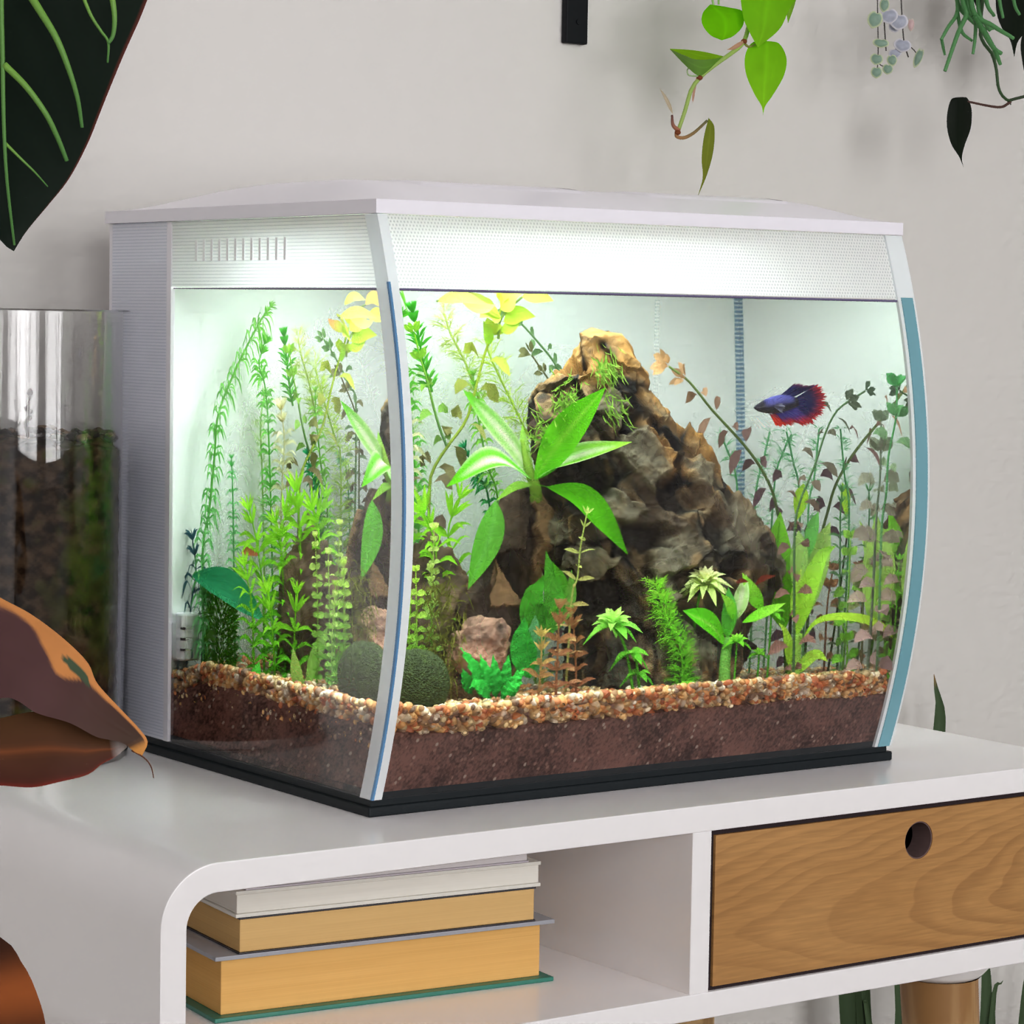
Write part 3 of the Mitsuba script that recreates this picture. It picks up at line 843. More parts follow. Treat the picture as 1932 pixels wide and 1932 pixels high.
# ---------------------------------------------------------------- the fish
def betta():
    f = thing('fish', 'dark blue betta fish with frayed red-edged fins swimming right of the rock', 'fish')
    o, ex, ez = np.array((0.3258, 0.0300, 0.2346)), None, None
    a, b = np.array((0.2958, 0.0300, 0.2348)), np.array((0.3568, 0.0300, 0.2345))
    ex = (b - a) / 135.0
    ez = (np.array((0.3260, 0.0300, 0.2479)) - np.array((0.3257, 0.0300, 0.2214))) / 80.0
    ey = np.array([0, 1.0, 0])

    def at(px, py, dy=0.0):
        """A point of the fish: px, py in tenths of the drawing grid, dy metres away from the viewer."""
        return o + ex * ((px - 966) / 9.66) - ez * ((py - 724) / 9.66) + ey * dy
    # body: sections from snout to tail root (x, top, bottom, half width in grid units)
    S = np.array([(318, 752, 772, 8), (345, 722, 800, 22), (400, 690, 832, 42), (470, 642, 850, 58), (540, 606, 862, 66), (620, 572, 872, 72), (700, 548, 874, 72), (780, 533, 862, 68), (860, 530, 842, 60),
                  (940, 536, 815, 50), (1010, 552, 785, 38), (1075, 578, 755, 26), (1120, 600, 735, 14)], float)
    n, k = 60, 28
    xs = np.linspace(S[0, 0], S[-1, 0], n)
    tp, bt, hw = (np.interp(xs, S[:, 0], S[:, i]) for i in (1, 2, 3))
    V, C = [], []
    u = float(np.linalg.norm(ex)) / 9.66
    for i in range(n):
        for j in range(k):
            t = 2 * np.pi * j / k
            cy, hh = (tp[i] + bt[i]) / 2, (bt[i] - tp[i]) / 2
            V.append(at(xs[i], cy - hh * math.cos(t), -hw[i] * u * math.sin(t)))
            up = math.cos(t)
            blue = min(1, max(0, (up + 0.15) * 1.6)) * min(1, max(0, (xs[i] - 470) / 120)) * min(1, max(0, (1060 - xs[i]) / 100))
            scale_ = 0.85 + 0.3 * (math.sin(xs[i] * 0.16) * math.sin(t * 11) > 0)
            c = lin(30, 28, 42) * (1 - blue) + lin(98, 100, 190) * blue
            C.append(c * scale_)
    F_ = []
    for i in range(n - 1):
        for j in range(k):
            a_, b_ = i * k + j, i * k + (j + 1) % k
            F_ += [[a_, a_ + k, b_], [b_, a_ + k, b_ + k]]
    V += [at(312, 764), at(1122, 668)]
    C += [lin(30, 28, 40), lin(40, 40, 70)]
    for j in range(k):
        F_ += [[n * k, j, (j + 1) % k], [n * k + 1, (n - 1) * k + (j + 1) % k, (n - 1) * k + j]]
    mm = trimesh.Trimesh(np.array(V), F_, process=False)
    trimesh.repair.fix_normals(mm)
    part(f, 'body', mm, 'scales', smooth=True, color=np.array(C))
    for s in (-1, 1):
        e = trimesh.creation.icosphere(2, 13 * u)
        e.apply_translation(at(430, 735, s * 44 * u))
        part(f, 'eye', e, 'black_plastic', smooth=True)

    def fin(name, root, tips, rays, c0, c1, edge, wave=0.0016, fray=0.16, label=None):
        """A fan of rays from root to tips, frayed at the edge."""
        q = np.random.default_rng(len(name) * 7)
        nr, nl = rays * 4 + 1, 12
        R = smooth_path([at(*p_) for p_ in root], nr)
        Tp = smooth_path([at(*p_) for p_ in tips], nr)
        s = np.linspace(0, 1, nr)
        fr_ = 1 - fray * (0.5 + 0.5 * np.cos(s * 2 * np.pi * rays)) * q.uniform(0.5, 1.2, nr)
        V, C = [], []
        for i in range(nr):
            for j in range(nl):
                t = j / (nl - 1)
                p_ = R[i] * (1 - t * fr_[i]) + Tp[i] * t * fr_[i] + ey * wave * math.sin(s[i] * rays * 1.9 + t) * t
                V.append(p_)
                ray = 0.5 - 0.5 * math.cos(s[i] * 2 * np.pi * rays)
                w = min(1, max(0, (t - edge + 0.25 * (ray - 0.5)) / 0.35))
                c = np.asarray(c0) * (1 - w) + np.asarray(c1) * w
                C.append(c * (0.55 + 0.75 * ray))
        part(f, name, (np.array(V), grid_faces(nr, nl)), 'leaf', smooth=True, color=np.array(C), label=label)
    navy, red, deep = lin(40, 40, 92), lin(196, 44, 44), lin(150, 34, 48)
    fin('tail_fin', [(1080, 580), (1120, 668), (1080, 760)], [(1500, 322), (1600, 440), (1646, 640), (1600, 850), (1500, 950), (1390, 1030)], 17, navy, red, 0.62, label='dark blue tail fin with red fringe')
    fin('dorsal_fin', [(800, 530), (900, 532), (1045, 566)], [(1075, 318), (1145, 316), (1300, 352), (1505, 322)], 9, navy, lin(120, 40, 70), 0.75)
    fin('anal_fin', [(640, 868), (860, 842), (1080, 752)], [(930, 1082), (1010, 1092), (1120, 1050), (1220, 1106), (1330, 1082), (1455, 1066)], 13, lin(70, 60, 140), red, 0.45)
    fin('ventral_fin', [(592, 872), (640, 880), (720, 872)], [(738, 1108), (822, 1108), (905, 1092)], 5, deep, lin(220, 58, 40), 0.1)
    fin('pectoral_fin', [(640, 700, -0.0042), (625, 740, -0.0045)], [(760, 660, -0.0075), (775, 760, -0.008), (720, 852, -0.007)], 6, lin(96, 96, 120), lin(130, 130, 150), 0.5)


betta()


# ---------------------------------------------------------------- water plants
LIME, BRIGHT, MID, DEEP, BLUISH = lin(176, 214, 70), lin(122, 200, 46), lin(84, 164, 44), lin(44, 104, 36), lin(60, 130, 96)
OLIVE, PURPLE, BROWN, RUST, PALE = lin(128, 136, 74), lin(96, 74, 84), lin(120, 92, 78), lin(186, 92, 74), lin(206, 222, 150)


def stem_plant(label, pts, spacing, per, l0, l1, wid, rise=0.35, droop=0.35, c0=MID, c1=BRIGHT, sc=None, r=0.0008, start=0.06, seed=0, single=True, peak=0.45, petiole=0.0, catg='aquatic plant', name='water_plant', group=None, jitter=0.2, tipcrown=4, segs=6, cp=1.5, sc1=None):
    """A stem with whorls of leaves: l0 and l1 leaf lengths at foot and top, rise and droop of each leaf."""
    q = np.random.default_rng(seed)
    k_ = thing(name, label, catg, group)
    p = smooth_path(pts, 60)
    ln = np.linalg.norm(np.diff(p, axis=0), axis=1).sum()
    part(k_, 'stem', *_col(tinted(tube(p, [r * 1.2, r, r * 0.7], 5, 40), sc if sc is not None else c0, sc1 if sc1 is not None else c1)))
    tt, aa, bb = frames(p)
    nodes = max(2, int(ln * (1 - start) / spacing))
    blades = []
    for i in range(nodes + 1):
        s = start + (1 - start) * i / nodes
        j = min(int(s * 59), 59)
        top = i >= nodes - 1
        L = (l0 + (l1 - l0) * s) * q.uniform(1 - jitter, 1 + jitter) * (0.75 if top else 1)
        off = q.uniform(0, 6.28) if per > 2 else (i % 2) * np.pi / 2 + q.normal(0, 0.3) + seed
        for m_ in range(per + (tipcrown if top else 0)):
            a = off + 2 * np.pi * m_ / (per + (tipcrown if top else 0))
            out = math.cos(a) * aa[j] + math.sin(a) * bb[j]
            rs = (rise + q.normal(0, 0.15)) + (0.9 if top else 0)
            d = unit(out + rs * tt[j])
            mid = p[j] + d * L * 0.55
            tip = p[j] + d * L * 0.95 + np.array([0, 0, -droop * L * (0.3 if top else 1)])
            f = unit(0.4 * tt[j] - 0.8 * FORWARD + 0.35 * q.normal(0, 1, 3))
            cc = np.asarray(c0) * (1 - s ** cp) + np.asarray(c1) * s ** cp
            cc = cc * q.uniform(0.75, 1.2)
            blades.append(blade([p[j], mid, tip], wid * q.uniform(0.8, 1.15) * L / max(l0, l1), f, segs, 3 if not single else 5, peak=peak, c0=cc * 0.95, c1=cc, stem=petiole, cup=0.1))
    if single:
        for b_ in blades:
            part(k_, 'leaf', b_[:2], 'leaf', smooth=True, color=b_[2])
    else:
        m_ = cat(blades)
        part(k_, 'foliage', m_[:2], 'leaf', smooth=True, color=m_[2], kind='stuff')
    return k_


def _col(m, mat='leaf'):
    return m[:2], mat, True, m[2]


def feather(label, pts, spacing, per, L, c0, c1, seed=0, thick=0.0004, fork=3, rise=0.5, group=None, tip=1.0):
    """A stem with whorls of finely divided leaves."""
    q = np.random.default_rng(seed)
    k_ = thing('feathery_plant', label, 'aquatic plant', group)
    p = smooth_path(pts, 50)
    ln = np.linalg.norm(np.diff(p, axis=0), axis=1).sum()
    part(k_, 'stem', *_col(tinted(tube(p, [0.0009, 0.0007], 5, 30), c0, c1)))
    tt, aa, bb = frames(p)
    out_ = []
    n = int(ln / spacing)
    for i in range(n + 1):
        s = i / n
        j = min(int(s * 49), 49)
        for m_ in range(per):
            a = q.uniform(0, 6.28)
            o_ = math.cos(a) * aa[j] + math.sin(a) * bb[j]
            l_ = L * q.uniform(0.7, 1.2) * (1 + (tip - 1) * s)
            d = unit(o_ + (rise + q.normal(0, 0.2)) * tt[j])
            cc = (np.asarray(c0) * (1 - s) + np.asarray(c1) * s) * q.uniform(0.75, 1.2)
            main = [p[j], p[j] + d * l_ * 0.5 + np.array([0, 0, 0.0008]), p[j] + d * l_ + np.array([0, 0, -0.08 * l_])]
            out_.append(blade(main, thick * 2, unit(q.normal(0, 1, 3)), 4, 2, c0=cc, peak=0.3))
            for g in range(fork):
                w = 0.25 + 0.6 * g / max(1, fork)
                b0 = np.array(main[0]) + d * l_ * w
                sd = unit(np.cross(d, q.normal(0, 1, 3)))
                for sg in (-1, 1):
                    out_.append(blade([b0, b0 + (sd * sg + d * 0.9) * l_ * 0.28 * (1.1 - w)], thick * 1.5, unit(q.normal(0, 1, 3)), 3, 2, c0=cc, peak=0.3))
    m_ = cat(out_)
    part(k_, 'foliage', m_[:2], 'leaf', smooth=True, color=m_[2], kind='stuff')
    return k_


def leaves(label, specs, name='broadleaf_plant', catg='aquatic plant', group=None, stems=()):
    """A plant given leaf by leaf: (path, width, colour at base, colour at tip, more)."""
    k_ = thing(name, label, catg, group)
    for path, r, c in stems:
        part(k_, 'stem', *_col(tinted(tube(path, r, 7, 14), c)))
    for path, w, c0, c1, more in specs:
        m_ = blade(path, w, c0=c0, c1=c1, **{'nu': 18, 'nv': 9, **more})
        part(k_, 'leaf', m_[:2], 'leaf', smooth=True, color=m_[2])
    return k_


def crown(k_, c, n, L, w, c0, c1, e0=-0.25, e1=1.3, seed=0, droop=0.25):
    """Leaves radiating from a stem top, as parts of plant k_."""
    q = np.random.default_rng(seed)
    for i in range(n):
        a, e = 2.4 * i + q.normal(0, 0.15), e0 + (e1 - e0) * i / n
        d = np.array([math.cos(a) * math.cos(e), math.sin(a) * math.cos(e), math.sin(e)])
        l_ = L * (1 - 0.45 * i / n) * q.uniform(0.85, 1.1)
        cc = np.asarray(c0) * (1 - i / n) + np.asarray(c1) * i / n
        m_ = blade([c, np.array(c) + d * l_ * 0.55, np.array(c) + d * l_ - np.array([0, 0, droop * l_ * math.cos(e)])], w, unit(np.array([0, 0, 1.0]) - 0.5 * FORWARD - d * 0.2), 7, 5, peak=0.42, c0=cc * 0.9, c1=cc)
        part(k_, 'leaf', m_[:2], 'leaf', smooth=True, color=m_[2])


def foot(p):
    return (p[0], p[1], 0.055)


# the striped broadleaf plant on the driftwood (its leaves traced one by one)
G1, G2, WH = lin(96, 190, 30), lin(150, 214, 70), lin(232, 240, 205)
cf = (-0.35, -0.7, 0.6)
leaves('large plant with broad green and white striped leaves growing on top of the driftwood', [
    ([(0.1610, 0.1080, 0.1876), (0.1682, 0.0720, 0.2172), (0.1929, 0.0620, 0.2436)], 0.0225, lin(110, 200, 40), lin(84, 176, 20), dict(face=(-0.5, -0.8, 0.25), peak=0.5, vein=lin(140, 210, 60))),
    ([(0.1626, 0.1080, 0.1876), (0.1743, 0.0720, 0.2026), (0.2114, 0.0580, 0.2116)], 0.0185, G1, G2, dict(face=(-0.2, -0.55, 0.8), stripe=WH, peak=0.42)),
    ([(0.1619, 0.1140, 0.1872), (0.1209, 0.0900, 0.2005), (0.0828, 0.0820, 0.1863)], 0.021, G1, G1, dict(face=(-0.3, -0.6, 0.75), stripe=WH, peak=0.45)),
    ([(0.1641, 0.1160, 0.1862), (0.1523, 0.1260, 0.2070), (0.1227, 0.1400, 0.2370)], 0.0125, lin(190, 220, 150), G1, dict(face=(-0.6, -0.7, 0.3), stripe=WH, peak=0.55)),
    ([(0.1618, 0.1080, 0.1848), (0.1756, 0.0700, 0.1801), (0.1873, 0.0520, 0.1651), (0.2041, 0.0480, 0.1456)], 0.0195, G1, lin(70, 160, 20), dict(face=(-0.2, -0.7, 0.65), stem=0.12, peak=0.5)),
    ([(0.1336, 0.1120, 0.1758), (0.1271, 0.1060, 0.1567), (0.1103, 0.1040, 0.1265)], 0.0185, lin(110, 190, 70), lin(104, 196, 60), dict(face=(-0.5, -0.85, 0.1), peak=0.42, vein=lin(120, 200, 90))),
    ([(0.1639, 0.1180, 0.1876), (0.1619, 0.1250, 0.2033), (0.1624, 0.1300, 0.2181)], 0.008, lin(200, 225, 150), G2, dict(face=(-0.6, -0.7, 0.3))),
    ([(0.1619, 0.1140, 0.1845), (0.1466, 0.1100, 0.1832), (0.1336, 0.1120, 0.1755)], 0.006, lin(170, 210, 100), G2, dict(face=(-0.3, -0.7, 0.6))),
], stems=[([(0.1697, 0.1220, 0.1730), (0.1663, 0.1170, 0.1824), (0.1605, 0.1170, 0.1947), (0.1584, 0.1220, 0.2096)], [0.0048, 0.0036, 0.0012], lin(160, 200, 80))])

# tall stems in the left back corner
stem_plant('tall pale green stem with whorls of narrow curved leaves, leftmost in the aquarium', [foot((0.0253, 0.2220, 0.0888)), (0.0227, 0.2220, 0.1371), (0.0310, 0.2220, 0.1607), (0.0389, 0.2220, 0.1981), (0.0439, 0.2220, 0.2251), (0.0677, 0.2220, 0.2528), (0.1020, 0.2220, 0.2839), (0.1187, 0.2220, 0.2950)], 0.0068, 6, 0.0135, 0.0105, 0.0019, rise=0.55, droop=0.8, c0=lin(92, 164, 100), c1=lin(124, 204, 66), r=0.0011, seed=3, single=False, segs=6)
stem_plant('narrow-leaved stem with a dense bright green tip, second from the left pane', [foot((0.1358, 0.2260, 0.1137)), (0.1261, 0.2260, 0.1839), (0.1186, 0.2260, 0.2396), (0.1081, 0.2260, 0.2569), (0.1155, 0.2260, 0.2708)], 0.0058, 6, 0.012, 0.0120, 0.0017, rise=0.55, droop=0.45, c0=lin(120, 186, 110), c1=lin(110, 206, 50), seed=4, single=False, tipcrown=18)
stem_plant('short bluish green whorled stem between the tall left stems', [foot((0.0850, 0.2320, 0.1073)), (0.0789, 0.2320, 0.1642), (0.0758, 0.2320, 0.1959)], 0.006, 6, 0.011, 0.008, 0.0016, rise=0.4, droop=0.5, c0=lin(104, 166, 104), c1=lin(100, 190, 104), seed=5, single=False)
feather('pale green feathery stem in the back, beside the white-tipped stem', [foot((0.1379, 0.2380, 0.1267)), (0.1296, 0.2380, 0.1726), (0.1254, 0.2380, 0.2182), (0.1311, 0.2380, 0.2375)], 0.005, 7, 0.014, lin(170, 206, 130), lin(196, 226, 150), seed=8, thick=0.0003, fork=1)
k = stem_plant('slender stem with a whitish starry tip, left of the driftwood', [foot((0.1034, 0.1900, 0.1107)), (0.1004, 0.1900, 0.1667), (0.1039, 0.1900, 0.2074), (0.0988, 0.1900, 0.2289)], 0.0075, 5, 0.012, 0.014, 0.0024, rise=0.5, droop=0.4, c0=lin(120, 150, 90), c1=lin(226, 222, 176), seed=9, single=False, tipcrown=14)
LUD0, LUD1 = lin(100, 74, 82), lin(168, 196, 84)
stem_plant('long slanting stem with purple-brown leaves turning lime at its top, by the front left corner', [foot((0.1139, 0.1820, 0.1122)), (0.1163, 0.1820, 0.1681), (0.1185, 0.1820, 0.1878), (0.1288, 0.1800, 0.2022), (0.1429, 0.1780, 0.2179), (0.1507, 0.1750, 0.2414), (0.1557, 0.1720, 0.2576), (0.1638, 0.1700, 0.2736), (0.1665, 0.1680, 0.2829)], 0.0165, 2, 0.0195, 0.0205, 0.0088, rise=0.5, droop=0.5, c0=LUD0, c1=lin(196, 220, 74), sc=lin(76, 100, 84), cp=3.2, r=0.0011, seed=11, petiole=0.3, peak=0.5, tipcrown=5)
stem_plant('branch stem with olive leaves joining the long slanting purple stem', [(0.1293, 0.1810, 0.2021), (0.1250, 0.1830, 0.2121), (0.1213, 0.1850, 0.2239), (0.1177, 0.1870, 0.2385), (0.1137, 0.1890, 0.2515), (0.1101, 0.1900, 0.2645)], 0.014, 2, 0.015, 0.017, 0.0062, rise=0.4, droop=0.4, c0=lin(120, 160, 80), c1=lin(150, 210, 60), sc=lin(100, 140, 90), seed=12, petiole=0.2)
stem_plant('stem with a dense bright green needle tip just right of the front left corner', [(0.1271, 0.2000, 0.2317), (0.1214, 0.2000, 0.2465), (0.1178, 0.2000, 0.2614), (0.1139, 0.2000, 0.2757)], 0.0046, 6, 0.0105, 0.0105, 0.0018, rise=0.8, droop=0.1, c0=lin(100, 180, 70), c1=lin(70, 190, 40), seed=13, single=False, tipcrown=22)
feather('yellow-green feathery stem leaning left behind the striped leaves', [foot((0.2190, 0.2150, 0.1642)), (0.2145, 0.2150, 0.1906), (0.2082, 0.2150, 0.2056), (0.1966, 0.2150, 0.2234), (0.1827, 0.2150, 0.2447), (0.1768, 0.2150, 0.2558)], 0.0052, 7, 0.017, lin(130, 180, 70), lin(196, 222, 96), seed=14)
feather('pale yellow feathery top under the waterline, left of the yellow leaves', [(0.1660, 0.2050, 0.2252), (0.1561, 0.2050, 0.2461), (0.1444, 0.2050, 0.2640), (0.1399, 0.2050, 0.2754)], 0.005, 8, 0.015, lin(170, 200, 90), lin(226, 238, 150), seed=15)
stem_plant('thin grey-leaved stem slanting to the left of the rock peak', [foot((0.2474, 0.2250, 0.1811)), (0.2476, 0.2250, 0.2232), (0.2401, 0.2250, 0.2393), (0.2338, 0.2250, 0.2478), (0.2221, 0.2250, 0.2581), (0.2118, 0.2250, 0.2666), (0.2006, 0.2250, 0.2742)], 0.012, 2, 0.015, 0.0135, 0.0048, rise=0.5, droop=0.3, c0=lin(96, 110, 100), c1=lin(130, 170, 110), sc=lin(120, 160, 120), r=0.0009, seed=16, petiole=0.25)
leaves('cluster of broad yellow leaves floating up under the waterline, left of the rock peak', [
    ([(0.1644, 0.1650, 0.2764), (0.1431, 0.1580, 0.2873), (0.1282, 0.1500, 0.2902)], 0.011, lin(160, 190, 60), lin(120, 100, 70), dict()),
    ([(0.1646, 0.1650, 0.2810), (0.1703, 0.1550, 0.2903), (0.1740, 0.1500, 0.2914)], 0.013, lin(214, 228, 90), lin(230, 238, 120), dict(face=(-0.4, -0.8, 0.4))),
    ([(0.1764, 0.1550, 0.2897), (0.1864, 0.1500, 0.2909), (0.1959, 0.1450, 0.2883)], 0.0105, lin(206, 226, 90), lin(200, 216, 80), dict(face=(-0.4, -0.8, 0.4))),
    ([(0.1644, 0.1650, 0.2764), (0.1519, 0.1600, 0.2792), (0.1433, 0.1550, 0.2771)], 0.012, lin(196, 220, 80), lin(214, 232, 110), dict(face=(-0.4, -0.8, 0.4))),
    ([(0.1664, 0.1650, 0.2740), (0.1746, 0.1580, 0.2786), (0.1839, 0.1500, 0.2784)], 0.0115, lin(180, 214, 70), lin(150, 190, 60), dict(face=(-0.3, -0.8, 0.5))),
    ([(0.1641, 0.1650, 0.2688), (0.1700, 0.1600, 0.2714), (0.1746, 0.1550, 0.2749)], 0.0085, lin(160, 206, 60), lin(190, 220, 90), dict(face=(-0.3, -0.8, 0.5))),
    ([(0.1572, 0.1680, 0.2609), (0.1539, 0.1650, 0.2672), (0.1494, 0.1620, 0.2747)], 0.0075, lin(150, 210, 60), lin(180, 220, 80), dict()),
    ([(0.1619, 0.1680, 0.2808), (0.1544, 0.1750, 0.2841), (0.1517, 0.1800, 0.2885)], 0.010, lin(150, 180, 60), lin(190, 120, 90), dict()),
], stems=[([(0.1634, 0.1680, 0.2640), (0.1653, 0.1660, 0.2764), (0.1769, 0.1560, 0.2896)], [0.0009, 0.0006], lin(140, 170, 90))])
leaves('yellow lily-like leaves under the waterline, close to the front left glass corner', [
    ([(0.0949, 0.1200, 0.2890), (0.1088, 0.1100, 0.2925), (0.1225, 0.1000, 0.2894)], 0.0085, lin(204, 222, 90), lin(220, 232, 110), dict(face=(-0.8, -0.4, 0.4))),
    ([(0.1155, 0.1250, 0.2891), (0.1312, 0.1200, 0.2853), (0.1366, 0.1150, 0.2880)], 0.009, lin(210, 226, 90), lin(226, 236, 130), dict(face=(-0.8, -0.4, 0.4))),
    ([(0.1248, 0.1150, 0.2975), (0.1294, 0.1100, 0.3018), (0.1295, 0.1000, 0.2960)], 0.009, lin(200, 150, 90), lin(214, 160, 80), dict(face=(-0.8, -0.4, 0.4))),
    ([(0.1140, 0.1300, 0.2973), (0.1209, 0.1250, 0.3023), (0.1308, 0.1200, 0.3005)], 0.007, lin(190, 214, 80), lin(210, 226, 110), dict(face=(-0.8, -0.4, 0.4))),
], stems=[([(0.0949, 0.1200, 0.2890), (0.1069, 0.1180, 0.2924), (0.1248, 0.1150, 0.2975)], [0.0007, 0.0006], lin(120, 140, 90))])

# whorled and small-leaved stems in the middle left
stem_plant('dark green whorled stem left of the driftwood, taller one', [foot((0.1852, 0.2000, 0.1148)), (0.1783, 0.2000, 0.1649), (0.1693, 0.2000, 0.1898), (0.1608, 0.2000, 0.2231), (0.1588, 0.2000, 0.2404)], 0.0052, 6, 0.0105, 0.0085, 0.0018, rise=0.35, droop=0.45, c0=lin(92, 160, 64), c1=lin(140, 204, 80), seed=21, single=False)
stem_plant('dark green whorled stem left of the driftwood, shorter one with a bluish tip', [foot((0.1814, 0.2050, 0.1145)), (0.1738, 0.2050, 0.1647), (0.1626, 0.2050, 0.1847), (0.1546, 0.2050, 0.1993)], 0.0046, 6, 0.0095, 0.008, 0.0019, rise=0.5, droop=0.35, c0=lin(92, 170, 60), c1=lin(40, 150, 96), seed=22, single=False)
stem_plant('small faint whorled stem in the back, left of the hanging striped leaf', [foot((0.2595, 0.2350, 0.1316)), (0.2496, 0.2350, 0.1759), (0.2346, 0.2350, 0.1972)], 0.0056, 6, 0.0085, 0.007, 0.0013, rise=0.4, droop=0.4, c0=lin(120, 180, 120), c1=lin(96, 180, 130), seed=23, single=False)
stem_plant('thin purple-leaved stem in the back seen above the hanging striped leaf', [foot((0.2439, 0.2150, 0.1406)), (0.2407, 0.2150, 0.1903), (0.2400, 0.2150, 0.2137), (0.2313, 0.2150, 0.2303), (0.2127, 0.2150, 0.2507)], 0.0125, 2, 0.0145, 0.0135, 0.0052, rise=0.3, droop=0.55, c0=PURPLE, c1=lin(130, 130, 90), sc=lin(100, 120, 100), seed=24, petiole=0.3)
BG0, BG1 = lin(78, 170, 34), lin(156, 222, 56)
BUSH = [([foot((0.0999, 0.1780, 0.0605)), (0.0944, 0.1780, 0.1188), (0.0781, 0.1780, 0.1566)], 'bright green narrow-leaved stem at the back left of the bushy clump'), ([foot((0.1409, 0.1650, 0.0675)), (0.1357, 0.1650, 0.1122), (0.1232, 0.1650, 0.1534), (0.1316, 0.1650, 0.1737)], 'bright green narrow-leaved stem at the back right of the bushy clump'), ([foot((0.0343, 0.1650, 0.0708)), (0.0304, 0.1650, 0.1046), (0.0189, 0.1650, 0.1317)], 'low bright green stem at the far left of the bushy clump'),
        ([foot((0.0578, 0.1720, 0.0761)), (0.0538, 0.1720, 0.1135), (0.0437, 0.1720, 0.1475), (0.0324, 0.1720, 0.1678)], 'bright green narrow-leaved stem at the left of the bushy clump'),
        ([foot((0.0768, 0.1620, 0.0698)), (0.0725, 0.1620, 0.1140), (0.0670, 0.1620, 0.1512), (0.0801, 0.1620, 0.1712)], 'bright green narrow-leaved stem in the middle of the bushy clump'),
        ([foot((0.0951, 0.1550, 0.0667)), (0.0899, 0.1550, 0.1142), (0.0858, 0.1550, 0.1548), (0.0806, 0.1550, 0.1783)], 'tallest bright green narrow-leaved stem of the bushy clump'),
        ([foot((0.1077, 0.1500, 0.0736)), (0.1064, 0.1500, 0.1143), (0.1069, 0.1500, 0.1480), (0.0974, 0.1500, 0.1684)], 'bright green narrow-leaved stem at the right of the bushy clump'),
        ([foot((0.0476, 0.1500, 0.0620)), (0.0430, 0.1500, 0.0890), (0.0347, 0.1500, 0.1160)], 'short bright green stem at the front of the bushy clump'),
        ([foot((0.0661, 0.1400, 0.0592)), (0.0623, 0.1400, 0.0862), (0.0645, 0.1400, 0.1162)], 'short bright green stem at the front right of the bushy clump')]
for i, (p_, lab) in enumerate(BUSH):
    stem_plant(lab, p_, 0.0105, 4, 0.022, 0.023, 0.0034, rise=0.55, droop=0.3, c0=BG0, c1=BG1, seed=30 + i, tipcrown=4, name='stargrass', group='bright green stems of the bushy clump')
for i, pts in enumerate(([(0.0537, 0.1060, 0.0637), (0.0538, 0.1060, 0.1097), (0.0489, 0.1060, 0.1550)], [(0.0613, 0.1000, 0.0609), (0.0631, 0.1000, 0.1002), (0.0603, 0.1000, 0.1445)], [(0.0895, 0.1100, 0.0620), (0.0865, 0.1100, 0.1118), (0.0872, 0.1100, 0.1613)], [(0.0859, 0.0980, 0.0636), (0.0826, 0.0980, 0.0999), (0.0799, 0.0980, 0.1394)], [(0.0566, 0.0900, 0.0590), (0.0544, 0.0900, 0.0852), (0.0577, 0.0900, 0.1209)])):
    stem_plant(f'thin stem with tiny pale round leaves, {["leftmost", "second from the left", "tallest", "rightmost", "shortest and nearest the glass"][i]} of its five', [foot(pts[0])] + pts[1:], 0.0062, 3, 0.0066, 0.0060, 0.0042, rise=0.3, droop=0.2, c0=lin(110, 176, 60), c1=lin(206, 230, 130), seed=40 + i, single=False, peak=0.55, tipcrown=3, name='small_leaf_stem', r=0.0006, group='stems with tiny pale round leaves')
for i, pts in enumerate(([(0.0680, 0.0850, 0.0716), (0.0648, 0.0850, 0.1054), (0.0628, 0.0850, 0.1392)], [(0.0668, 0.0950, 0.0715), (0.0640, 0.0950, 0.1021), (0.0647, 0.0950, 0.1262)])):
    stem_plant(f'small bright round-leaved stem behind the moss ball, {["taller", "shorter"][i]} of two', [foot(pts[0])] + pts[1:], 0.0066, 3, 0.0078, 0.007, 0.0048, rise=0.3, droop=0.2, c0=lin(100, 176, 50), c1=lin(196, 230, 100), seed=46 + i, single=False, peak=0.55, name='small_leaf_stem', r=0.0007)
k = thing('moss_column', 'dark green mossy column in the left back corner by the floating leaf', 'moss')
q = np.random.default_rng(5)
bl = []
for _ in range(2200):
    z = 0.056 + 0.066 * q.random()
    a, rr = q.uniform(0, 6.28), 0.016 * q.random() ** 0.5
    c = np.array([0.040 + rr * math.cos(a), 0.213 + rr * 0.8 * math.sin(a), z])
    d = unit(np.array([math.cos(a), math.sin(a), 0.6 + q.normal(0, 0.4)]))
    bl.append(blade([c, c + d * 0.006], 0.0014, unit(q.normal(0, 1, 3)), 3, 2, c0=lin(66, 120, 26) * q.uniform(0.5, 1.3)))
m = cat(bl)
part(k, 'fronds', m[:2], 'leaf', smooth=True, color=m[2], kind='stuff')
stem_plant('dark bluish stem with drooping narrow leaves in the left back corner', [foot((0.0243, 0.2440, 0.0657)), (0.0302, 0.2440, 0.0969), (0.0378, 0.2440, 0.1212), (0.0325, 0.2440, 0.1422)], 0.0088, 3, 0.016, 0.017, 0.0026, rise=0.35, droop=0.9, c0=lin(40, 60, 60), c1=lin(50, 84, 96), seed=50, name='drooping_plant')
stem_plant('dark stem with short drooping leaves beside the white intake box', [foot((0.0379, 0.2360, 0.0627)), (0.0406, 0.2360, 0.0870), (0.0417, 0.2360, 0.1114)], 0.008, 4, 0.010, 0.010, 0.002, rise=0.3, droop=0.7, c0=lin(50, 76, 50), c1=lin(60, 120, 50), seed=51, name='drooping_plant')
leaves('single dark green leaf hanging slantwise before the left stems', [([(0.0115, 0.2260, 0.1212), (0.0274, 0.1920, 0.1150), (0.0502, 0.1660, 0.0966)], 0.0235, lin(30, 112, 70), lin(60, 160, 112), dict(face=(-0.75, -0.3, 0.55), peak=0.5, tint=0.1, cup=0.2))], name='loose_leaf')
